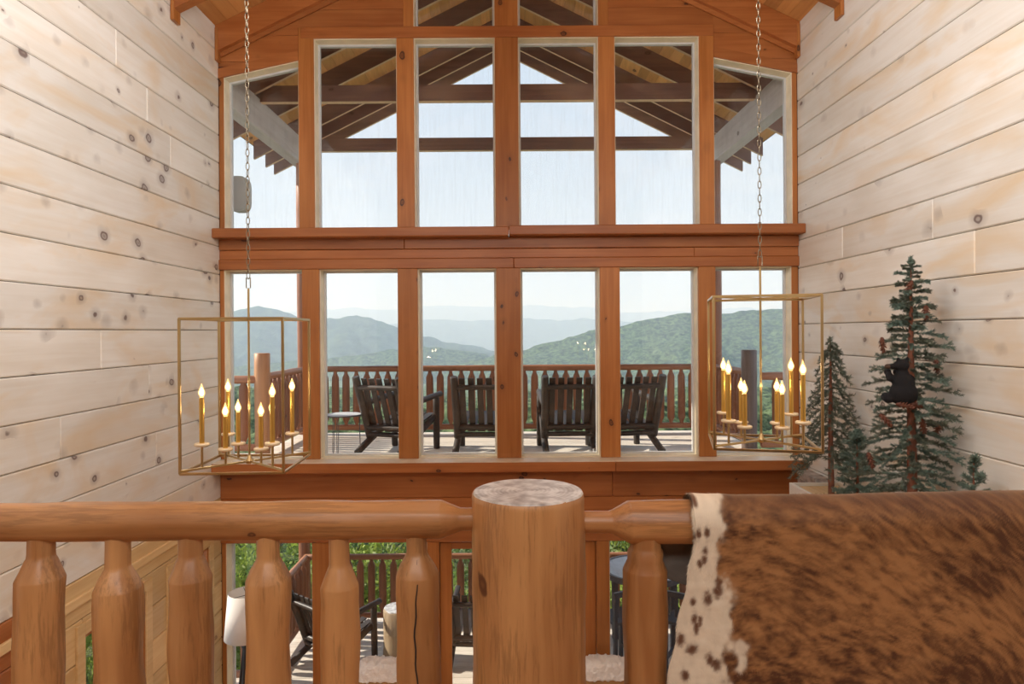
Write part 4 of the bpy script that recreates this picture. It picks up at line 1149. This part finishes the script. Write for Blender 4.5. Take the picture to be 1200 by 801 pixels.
for (px, py, dy, tx, ty) in ((1069,334,-0.07,0.5,0.3),(1085,363,-0.10,0.3,-0.4),(1033,400,-0.05,0.1,0.1),(1097,425,-0.06,-0.1,-0.2),(1050,478,-0.20,1.3,0.4),(1065,477,-0.2,1.3,-0.5),(1080,496,-0.12,0.2,-0.3),(1031,490,-0.18,0.4,0.6),(1017,535,-0.2,0.2,0.3),(1104,500,-0.1,0.4,-0.3)):
    p = cpos(px, py, TX, TY, dy); cn.append((p[0], p[1], p[2]+0.03, tx, ty))
fir(TX, TY, R(0.492)-FZ, 0.52, 'tallest artificial fir with pine cones and a black toy bear clinging to it', 140, [M['needle'], M['needle_d']], 11, 0.030, 0.03, 1200, 0.020, 0.34, 0.22, 2.97, cn, 1.0, 0.0018)
fir(2.775, 5.9, R(-0.075)-FZ, 0.36, 'slender drooping artificial fir with bare red trunk foot, left of the tallest one', 70, [M['needle_d']], 23, 0.022, 0.24, 700, 0.024, 0.8, 0.02, 2.98, (), 0.8, 0.0017)
fir(2.725, 5.36, 0.66, 0.21, 'small bushy artificial fir between the slender and the tallest fir', 46, [M['needle']], 37, 0.012, 0.03, 500, 0.026, 0.15, 0.5, 2.98, (), 0.6, 0.0018)
fir(2.865, 4.22, 0.66, 0.16, 'smallest bushy artificial fir at the right of the ledge', 30, [M['needle']], 51, 0.010, 0.05, 450, 0.022, 0.10, 0.6, 2.99, (), 0.6, 0.0018)

# black toy bear climbing the tall fir: one remeshed body
def ball(bm_list, c, r, rot=None):
    bm_list.append((Vector(c), Vector(r), rot))
import bmesh
def blob_body(name, balls, voxel, mat):
    bm = bmesh.new()
    for c, r, rot in balls:
        Mt = Matrix.Translation(c) @ (rot.to_matrix().to_4x4() if rot else Matrix.Identity(4)) @ Matrix.Diagonal((r.x, r.y, r.z, 1))
        bmesh.ops.create_icosphere(bm, subdivisions=3, radius=1.0, matrix=Mt)
    me = bpy.data.meshes.new(name); bm.to_mesh(me); bm.free()
    o = bpy.data.objects.new(name, me); C.objects.link(o)
    rm = o.modifiers.new('r', 'REMESH'); rm.mode = 'VOXEL'; rm.voxel_size = voxel; rm.use_smooth_shade = True
    sm = o.modifiers.new('s', 'SMOOTH'); sm.factor = 0.6; sm.iterations = 6
    dg = bpy.context.evaluated_depsgraph_get(); dg.update()
    m2 = bpy.data.meshes.new_from_object(o.evaluated_get(dg)); o.modifiers.clear(); o.data = m2
    m2.materials.clear(); m2.materials.append(mat)
    for p in m2.polygons: p.use_smooth = True
    return o
from mathutils import Euler
bl = []
ball(bl, (0.004,0,-0.050), (0.090,0.078,0.085)); ball(bl, (0.004,0.0,0.010), (0.070,0.062,0.080)); ball(bl, (0.004,0.008,0.075), (0.042,0.042,0.040))
ball(bl, (-0.002,0.008,0.138), (0.047,0.050,0.040)); ball(bl, (-0.050,0.020,0.130), (0.038,0.024,0.020))
ball(bl, (-0.034,-0.002,0.176), (0.015,0.010,0.019)); ball(bl, (0.032,-0.002,0.178), (0.015,0.010,0.019))
for s_ in (-1,1):
    ball(bl, (s_*0.060,0.050,0.060), (0.025,0.062,0.026), Euler((0.35,0,0.5*s_)).to_quaternion()); ball(bl, (s_*0.032,0.108,0.085), (0.024,0.026,0.026))
    ball(bl, (s_*0.070,0.055,-0.085), (0.032,0.068,0.034), Euler((0.1,0,0.4*s_)).to_quaternion()); ball(bl, (s_*0.050,0.112,-0.080), (0.027,0.026,0.032))
br = blob_body('toy_bear', bl, 0.0075, M['bear'])
bp_ = W(1058, 452, TY-0.16); br.location = bp_; br.rotation_euler = (0, 0, 0.1)
tag(br, 'black toy bear hugging the trunk of the tallest artificial fir', 'toy bear')
mb = MB(); mb.lathe((0,0,0),(0,0.03,0),[(0,0.017),(0.02,0.015),(0.03,0.008)],seg=12)
mz = mb.build('muzzle', M['muzzle'], None, origin=(0,0,0)); mz.parent = br; mz.location = (-0.078,0.020,0.130); mz.rotation_euler = (0,0,1.2)

# ================================================================== COWHIDE over the right rail
def hide_cols(x, s):
    """x world, s = height above rail top (negative down the front). returns rgb"""
    n = fbm(x*14+3, s*11+7, 4, 5)-0.5
    bx_ = 0.655 + n*0.16 + 0.02*np.sin(s*11) - 0.045*np.exp(-((s+0.22)/0.10)**2)*0
    white = 1/(1+np.exp(-(bx_-x)/0.0035))
    wx = x + 0.06*(fbm(x*5, s*5, 3, 11)-0.5); ws = s + 0.10*(fbm(x*4+9, s*4, 3, 12)-0.5)
    ang = 0.45 - 0.55*(x-0.6)
    u = wx*np.cos(ang)+ws*np.sin(ang); v = -wx*np.sin(ang)+ws*np.cos(ang)
    st_ = fbm(u*22, v*60, 5, 21); bigp = fbm(x*4.2+2, s*5.5, 3, 31); fine = fbm(u*50, v*190, 3, 41)
    k = np.clip((0.50*st_ + 0.36*bigp + 0.24*fine - 0.42)/0.30 + 0.0, 0, 1)
    k = k*np.clip(0.25+(-s)/0.10, 0.3, 1)                 # darker along the rail top, where the back of the animal runs
    dark = np.array([0.080, 0.029, 0.012]); tan_ = np.array([0.38, 0.185, 0.072])
    col = dark + (tan_-dark)*k[..., None]
    wcol = np.array([0.74,0.66,0.54])*(0.92+0.16*fbm(x*60, s*20, 2, 3))[..., None]
    spot = np.zeros_like(x)
    for (px, py, rx_, ry_) in ((818,592,3,4.5),(819,626,2.6,6),(829,624,2.6,6.5),(827,646,3,5),(826,656,2.6,5),(821,661,2.5,4),(844,684,3.5,8),(831,704,4,8),(813,707,3,5),(815,727,3.5,6),(817,738,3,6),(799,751,4.2,6),(812,762,5.5,5.5),(833,774,4,6),(840,780,5,6),(803,792,4,6),(822,730,2,5),(842,696,5,6),(846,664,4,7)):
        p = W(px, py, 2.075); sx = p.x; ss = p.z - HT
        rr = np.sqrt(((x-sx)/(rx_/FOC*2.075*1.25))**2 + ((s-ss)/(ry_/FOC*2.075*1.2))**2) + (fbm(x*90, s*90, 2, 8)-0.5)*0.9
        spot = np.maximum(spot, 1/(1+np.exp((rr-0.95)*7)))
    wcol = wcol*(1-spot[..., None]) + np.array([0.13,0.06,0.035])*spot[..., None]
    return col*(1-white[..., None]) + wcol*white[..., None]
HR = 0.068+0.012
HT = zr2 + HR
def hide_mat(name, attr=True):
    m, nt, b, out = newmat(name); N = nt.nodes.new; L = nt.links.new
    a = N('ShaderNodeAttribute'); a.attribute_name = 'coat'; L(a.outputs['Color'], b.inputs['Base Color'])
    b.inputs['Roughness'].default_value = 0.62; b.inputs['Specular IOR Level'].default_value = 0.3
    b.inputs['Sheen Weight'].default_value = 0.25; b.inputs['Sheen Tint'].default_value = (0.9,0.7,0.5,1)
    return m
M['hide'] = hide_mat('brindle_cowhide'); M['suede'] = plain('grey_suede', (0.23,0.20,0.175), 0.9, var=0.15, scale=12)
hx0, hx1 = 0.50, 1.92
def left_edge(s, back):
    if not back:
        t = np.clip(-s/0.62, 0, 1)
        return 0.560 + 0.006 - 0.030*t - 0.075*np.clip((t-0.25)/0.75, 0, 1)**0.9 + 0.004*np.sin(s*40)
    d = -s
    return 0.566 - 0.13*np.clip((d-0.10)/0.10, 0, 1) + 0.25*np.clip((d-0.245)/0.10, 0, 1)**1.5
def hide_point(q, x_t):
    """q: path parameter (m), 0 = rail top, negative = camera side; returns s (height rel. top), y"""
    arc = HR*PI/2
    if q < 0:
        a = -q
        if a < arc: th = a/HR; return HR*(math.cos(th)-1), -HR*math.sin(th)
        return -HR-(a-arc), -HR+0.010*math.sin((a-arc)*6)
    a = q
    if a < arc: th = a/HR; return HR*(math.cos(th)-1), HR*math.sin(th)
    return -HR-(a-arc), HR
qs = np.concatenate([np.linspace(-0.86, -HR*PI/2, 170, endpoint=False), np.linspace(-HR*PI/2, HR*PI/2, 46, endpoint=False), np.linspace(HR*PI/2, 0.36, 30)])
nu = 300
S = np.array([hide_point(q, 0)[0] for q in qs]); YY = np.array([hide_point(q, 0)[1] for q in qs])
LE = np.array([left_edge(S[i], qs[i] > 0) for i in range(len(qs))])
T = np.linspace(0, 1, nu)
Xg = LE[:, None] + (hx1 - LE[:, None])*T[None, :]
Sg = np.repeat(S[:, None], nu, 1); Yg = np.repeat(YY[:, None], nu, 1)
relief = (fbm(Xg*24, Sg*34, 4, 51)-0.5)*0.005 + (fbm(Xg*4, Sg*3, 2, 52)-0.5)*0.014*np.clip(-Sg/0.2, 0, 1)
ny_ = np.where(np.array(qs) < 0, -1, 1)[:, None]
Yw = RY + Yg + relief*ny_*np.clip(-Sg/0.05, 0, 1)
Zw = HT + Sg + relief*np.clip(1+Sg/0.05, 0, 1) + 0.004*np.sin(Xg*5)*np.clip(1+Sg/0.1, 0, 1)
hd = grid_mesh('cowhide', Xg, Yw, Zw, [M['hide'], M['suede']])
col = hide_cols(Xg, np.where(np.array(qs)[:, None] > 0, np.abs(Sg), Sg))
ca = hd.data.color_attributes.new('coat', 'FLOAT_COLOR', 'POINT')
ca.data.foreach_set('color', np.concatenate([col.reshape(-1,3), np.ones((col.size//3,1))], 1).ravel().astype(np.float32))
md = hd.modifiers.new('hide', 'SOLIDIFY'); md.thickness = 0.004; md.offset = 1; md.material_offset = 1; md.material_offset_rim = 0
tag(hd, 'brown brindle cowhide with white spotted edge draped over the right loft rail', 'cowhide')
# short lying hair on the front and crown: thin triangles
rn = np.random.RandomState(4)
NH = 120000
qi = rn.uniform(-0.66, 0.09, NH); ti = rn.rand(NH)
hs = np.array([hide_point(q, 0) for q in qi]); s_h, y_h = hs[:, 0], hs[:, 1]
le = np.array([left_edge(s, q > 0) for s, q in zip(s_h, qi)])
xh = le + (1.68-le)*ti
ne = 4000                                                    # extra on the left edge and the crown line
xh[:ne] = le[:ne] + rn.rand(ne)*0.004
rel_h = (fbm(xh*24, s_h*34, 4, 51)-0.5)*0.005 + (fbm(xh*4, s_h*3, 2, 52)-0.5)*0.014*np.clip(-s_h/0.2, 0, 1)
th = np.where(np.abs(qi) < HR*PI/2, qi/HR, np.sign(qi)*PI/2)
nrm = np.stack([0*th, np.sin(th), np.cos(th)], -1); tan_d = np.stack([0*th, -np.cos(th)*1.0, np.sin(th)], -1)
sgn = np.where(qi < 0, 1.0, -1.0)[:, None]
root = np.stack([xh, RY+y_h, HT+s_h+0.004*np.sin(xh*5)*np.clip(1+s_h/0.1,0,1)], -1) + nrm*(rel_h*np.sign(1)+0.0)[:, None]
flow = np.stack([0.55*np.sin(fbm(xh*3+1, s_h*3, 2, 61)*9-3.4), 0*th, 0*th], -1)
d = tan_d*sgn*1.0 + flow*0.9 + nrm*rn.uniform(0.05, 0.38, (NH,1)) + rn.randn(NH,3)*0.16
d[:ne, 0] -= 0.8*rn.rand(ne)
d /= np.linalg.norm(d, axis=1)[:, None]
Lh = rn.uniform(0.009, 0.019, (NH,1)); wv = np.cross(d, nrm); wv /= np.linalg.norm(wv, axis=1)[:, None]+1e-9; wv *= 0.00065
V = np.stack([root-wv, root+wv, root+d*Lh], 1).reshape(-1,3)
me = bpy.data.meshes.new('short_hair')
me.vertices.add(len(V)); me.vertices.foreach_set('co', V.ravel().astype(np.float32))
me.loops.add(len(V)); me.loops.foreach_set('vertex_index', np.arange(len(V), dtype=np.int32))
me.polygons.add(NH); me.polygons.foreach_set('loop_start', np.arange(0, len(V), 3, dtype=np.int32)); me.polygons.foreach_set('loop_total', np.full(NH, 3, np.int32))
me.update(calc_edges=True); me.materials.append(M['hide'])
hc = hide_cols(xh, -np.abs(s_h))*rn.uniform(0.72, 1.25, (NH,1))
hc = np.repeat(np.concatenate([np.clip(hc,0,1), np.ones((NH,1))], 1)[:, None, :], 3, 1)
ca = me.color_attributes.new('coat', 'FLOAT_COLOR', 'POINT'); ca.data.foreach_set('color', hc.ravel().astype(np.float32))
ho = bpy.data.objects.new('short_hair', me); C.objects.link(ho); ho.parent = hd; ho['kind'] = 'stuff'

# ================================================================== LANDSCAPE
# near hillside falling away from the house, then the valley
def terrain():
    az = np.linspace(-0.95, 0.95, 420); dist = np.concatenate([np.geomspace(10.6, 120, 150), np.geomspace(125, 2600, 150)])
    A, Dd = np.meshgrid(az, dist)
    X = np.tan(A*0.95)*Dd; Y = Dd
    # canopy height, smooth fall
    prof_d = np.array([10, 16, 30, 60, 120, 350, 900, 1500, 2600]); prof_z = np.array([-9.5, -10.5, -10.0, -12.5, -18.5, -43, -88, -122, -165])
    Z = np.interp(Dd, prof_d, prof_z)
    Z += (fbm(X/90, Y/90, 3, 71)-0.5)*np.clip(Dd/8, 0, 26)
    sc_ = np.clip(Dd/60, 0.35, 9)
    # crowns: domes over a cell pattern
    def domes(cell, s):
        gx, gy = X/cell, Y/cell; ix, iy = np.floor(gx), np.floor(gy); best = np.full(X.shape, 9.0)
        for i in (-1,0,1):
            for j in (-1,0,1):
                cx_, cy_ = ix+i, iy+j
                px_, py_ = cx_+_h(cx_, cy_, s), cy_+_h(cx_, cy_, s+1)
                best = np.minimum(best, np.hypot(gx-px_, gy-py_))
        return np.sqrt(np.clip(1-(best/0.85)**2, 0, 1))
    Z += domes(7.0, 81)*np.clip(Dd/18, 0.4, 3.6) + np.where(Dd > 200, domes(22.0, 91)*6, 0)
    Z += (fbm(X/1.6, Y/1.6, 3, 73)-0.5)*np.clip(3.0-Dd/90, 0.3, 1.6)
    return grid_mesh('wooded_hillside', X, Y, R(0)+Z, M['forest_near'])
th_ = terrain(); tag(th_, kind='structure')
def ridge(name, pts, dist, depth, base, mat, seed, bump, n=360, rows=90):
    """real ridge at its own distance: skyline given by the directions of its crest"""
    xs = np.linspace(pts[0][0], pts[-1][0], n); ys = np.interp(xs, [p[0] for p in pts], [p[1] for p in pts])
    ker = np.ones(9)/9; ys = np.convolve(np.pad(ys, 4, mode='edge'), ker, 'valid')
    sl = (xs-CX)/FOC; cr = (CY-ys)/FOC*dist
    t = np.linspace(-0.35, 1, rows)[:, None]                        # 1 foot toward the house, 0 crest, <0 beyond
    Yd = dist - depth*t + 0*sl
    X = sl[None, :]*dist*(1 - 0.25*np.clip(t,0,1)*depth/dist)
    sp = (fbm(X/(dist*0.06), Yd/(dist*0.12), 4, seed)-0.5)
    Z = np.where(t >= 0, cr[None, :] + (base-cr[None, :])*np.abs(t)**0.8, cr[None, :] + (base-cr[None,:])*(np.abs(t))**1.2)
    Z = Z + sp*dist*0.045*np.clip(np.abs(t)*5, 0, 1) + (fbm(X/bump, Yd/bump, 3, seed+3)-0.5)*bump*0.42
    o = grid_mesh(name, X, Yd, R(0)+Z, mat); tag(o, kind='structure'); return o
ridge('green_ridge', [(520,430),(570,418),(612,411),(650,401),(680,391),(703,386),(728,383),(760,375),(790,369),(818,370),(842,369),(880,367),(928,361),(1010,350),(1120,362),(1300,385)], 1300, 700, -190, M['forest_mid'], 101, 26)
ridge('blue_ridge', [(-120,380),(60,372),(180,376),(262,362),(300,357),(330,361),(352,372),(376,374),(412,367),(435,370),(467,385),(500,395),(545,404),(585,412),(640,420)], 2600, 1300, -420, M['forest_far'], 131, 50)
ridge('low_hill', [(200,432),(300,425),(380,418),(440,412),(490,404),(530,408),(560,415),(600,424),(680,432)], 1700, 500, -230, M['forest_mid'], 151, 30)
ridge('distant_range', [(-300,372),(100,368),(262,366),(352,362),(400,358),(467,361),(520,354),(582,358),(640,357),(703,362),(760,366),(900,362),(1100,368),(1500,372)], 9500, 3000, -700, M['forest_far'], 171, 220, 300, 50)
ridge('middle_range', [(-100,392),(350,385),(450,378),(520,372),(560,376),(610,370),(660,377),(703,372),(760,380),(1000,385),(1300,390)], 5600, 2000, -560, M['forest_far'], 191, 120, 300, 60)
# valley air: a real thin scattering volume
mb = MB(); mb.box((-16000, 40, R(-900)), (16000, 19000, R(520)))
hz = mb.build('valley_haze', None); hz.data.materials.clear()
hm = bpy.data.materials.new('thin_haze'); hm.use_nodes = True; nt = hm.node_tree; nt.nodes.clear()
o_ = nt.nodes.new('ShaderNodeOutputMaterial'); v_ = nt.nodes.new('ShaderNodeVolumeScatter')
v_.inputs['Color'].default_value = (0.67, 0.81, 1.0, 1); v_.inputs['Density'].default_value = 0.00033; v_.inputs['Anisotropy'].default_value = 0.1
nt.links.new(v_.outputs[0], o_.inputs['Volume']); hz.data.materials.append(hm); hz['kind'] = 'structure'

# ---- near trees: trunk + leafy crown
def leaf_crown(n, rx_, rz_, seed, size):
    rn = np.random.RandomState(seed)
    cl_ = rn.randn(26, 3); cl_ /= np.linalg.norm(cl_, axis=1)[:, None]; cl_ *= rn.uniform(0.45, 0.85, (26,1)); cl_ *= [rx_, rx_, rz_]
    k = rn.randint(0, 26, n); p = rn.randn(n, 3); p /= np.linalg.norm(p, axis=1)[:, None]; p *= rn.uniform(0.55, 1, (n,1))**0.5
    P = cl_[k] + p*[rx_*0.40, rx_*0.40, rz_*0.30]
    a = rn.randn(n,3); a /= np.linalg.norm(a, axis=1)[:, None]; b = np.cross(a, rn.randn(n,3)); b /= np.linalg.norm(b, axis=1)[:, None]
    s = rn.uniform(0.6, 1.2, (n,1))*size
    V = np.stack([P-a*s, P+b*s*0.45, P+a*s, P-b*s*0.45], 1).reshape(-1, 3)
    me = bpy.data.meshes.new('leafy_crown'); me.vertices.add(len(V)); me.vertices.foreach_set('co', V.ravel().astype(np.float32))
    me.loops.add(4*n); me.loops.foreach_set('vertex_index', np.arange(4*n, dtype=np.int32))
    me.polygons.add(n); me.polygons.foreach_set('loop_start', np.arange(0, 4*n, 4, dtype=np.int32)); me.polygons.foreach_set('loop_total', np.full(n, 4, np.int32))
    me.update(calc_edges=True); return me
crowns = []
for k in range(3):
    me = leaf_crown(15000, 1.0, 1.0, 60+k, 0.030); me.materials.append(M[f'leaf{k}']); crowns.append(me)
tk = MB(); tk.lathe((0,0,0),(0,0,1),[(0,0.035),(0.4,0.024),(1,0.01)],seg=8,rough=0.15); 
rnd = random.Random(21)
tl = [(-7.4,12.6,-2.9,2.7,0),(-4.9,14.2,-4.4,2.8,1),(-3.0,16.2,-4.3,3.0,0),(-0.9,14.6,-5.0,2.7,1),(1.2,15.8,-4.5,2.9,0),(3.2,14.3,-4.6,2.8,0),(5.3,13.4,-3.6,2.7,1),(7.6,12.8,-3.2,2.7,0),
      (-9.8,17.5,-2.4,3.4,1),(-6.6,19.6,-4.4,3.4,2),(-2.0,20.8,-5.0,3.4,2),(2.6,21.2,-5.1,3.4,2),(6.2,18.8,-4.4,3.3,2),(9.6,17.0,-3.4,3.3,0),
      (-7.3,8.6,-4.9,2.1,0),(-8.6,5.4,-4.6,2.3,1),(4.6,23.5,-3.4,2.6,0),(-12.6,12.4,-2.6,3.2,2)]
leaf_root = MB(); allV = []; allN = []
for i, (x, y, zt2, r, k) in enumerate(tl):
    gz = -10.3; hgt = zt2-gz; me = crowns[k]; n = len(me.vertices); co = np.empty(n*3, np.float32); me.vertices.foreach_get('co', co); co = co.reshape(-1,3)
    c_, s_ = math.cos(i*1.1), math.sin(i*1.1)
    P = np.stack([co[:,0]*c_-co[:,1]*s_, co[:,0]*s_+co[:,1]*c_, co[:,2]*1.25], 1)*r + np.array([x, y, R(gz)+hgt-r*1.25])
    allV.append(P); allN += [k]*(n//4)
    leaf_root.lathe((x,y,R(gz)),(x,y,R(gz)+hgt*0.8),[(0,hgt*0.02),(hgt*0.3,hgt*0.015),(hgt*0.8,hgt*0.006)],seg=8,rough=0.15)
V = np.concatenate(allV); nq = len(V)//4
me = bpy.data.meshes.new('tree_foliage'); me.vertices.add(len(V)); me.vertices.foreach_set('co', V.ravel().astype(np.float32))
me.loops.add(4*nq); me.loops.foreach_set('vertex_index', np.arange(4*nq, dtype=np.int32))
me.polygons.add(nq); me.polygons.foreach_set('loop_start', np.arange(0, 4*nq, 4, dtype=np.int32)); me.polygons.foreach_set('loop_total', np.full(nq, 4, np.int32))
for k in range(3): me.materials.append(M[f'leaf{k}'])
me.polygons.foreach_set('material_index', np.array(allN, np.int32)); me.update(calc_edges=True)
tf = bpy.data.objects.new('tree_foliage', me); C.objects.link(tf)
tag(tf, 'sunlit green tree foliage growing close below the lower deck', 'trees', kind='stuff')
tb_ = leaf_root.build('tree_trunks', M['bark_grey'], tf); tb_['kind'] = 'stuff'
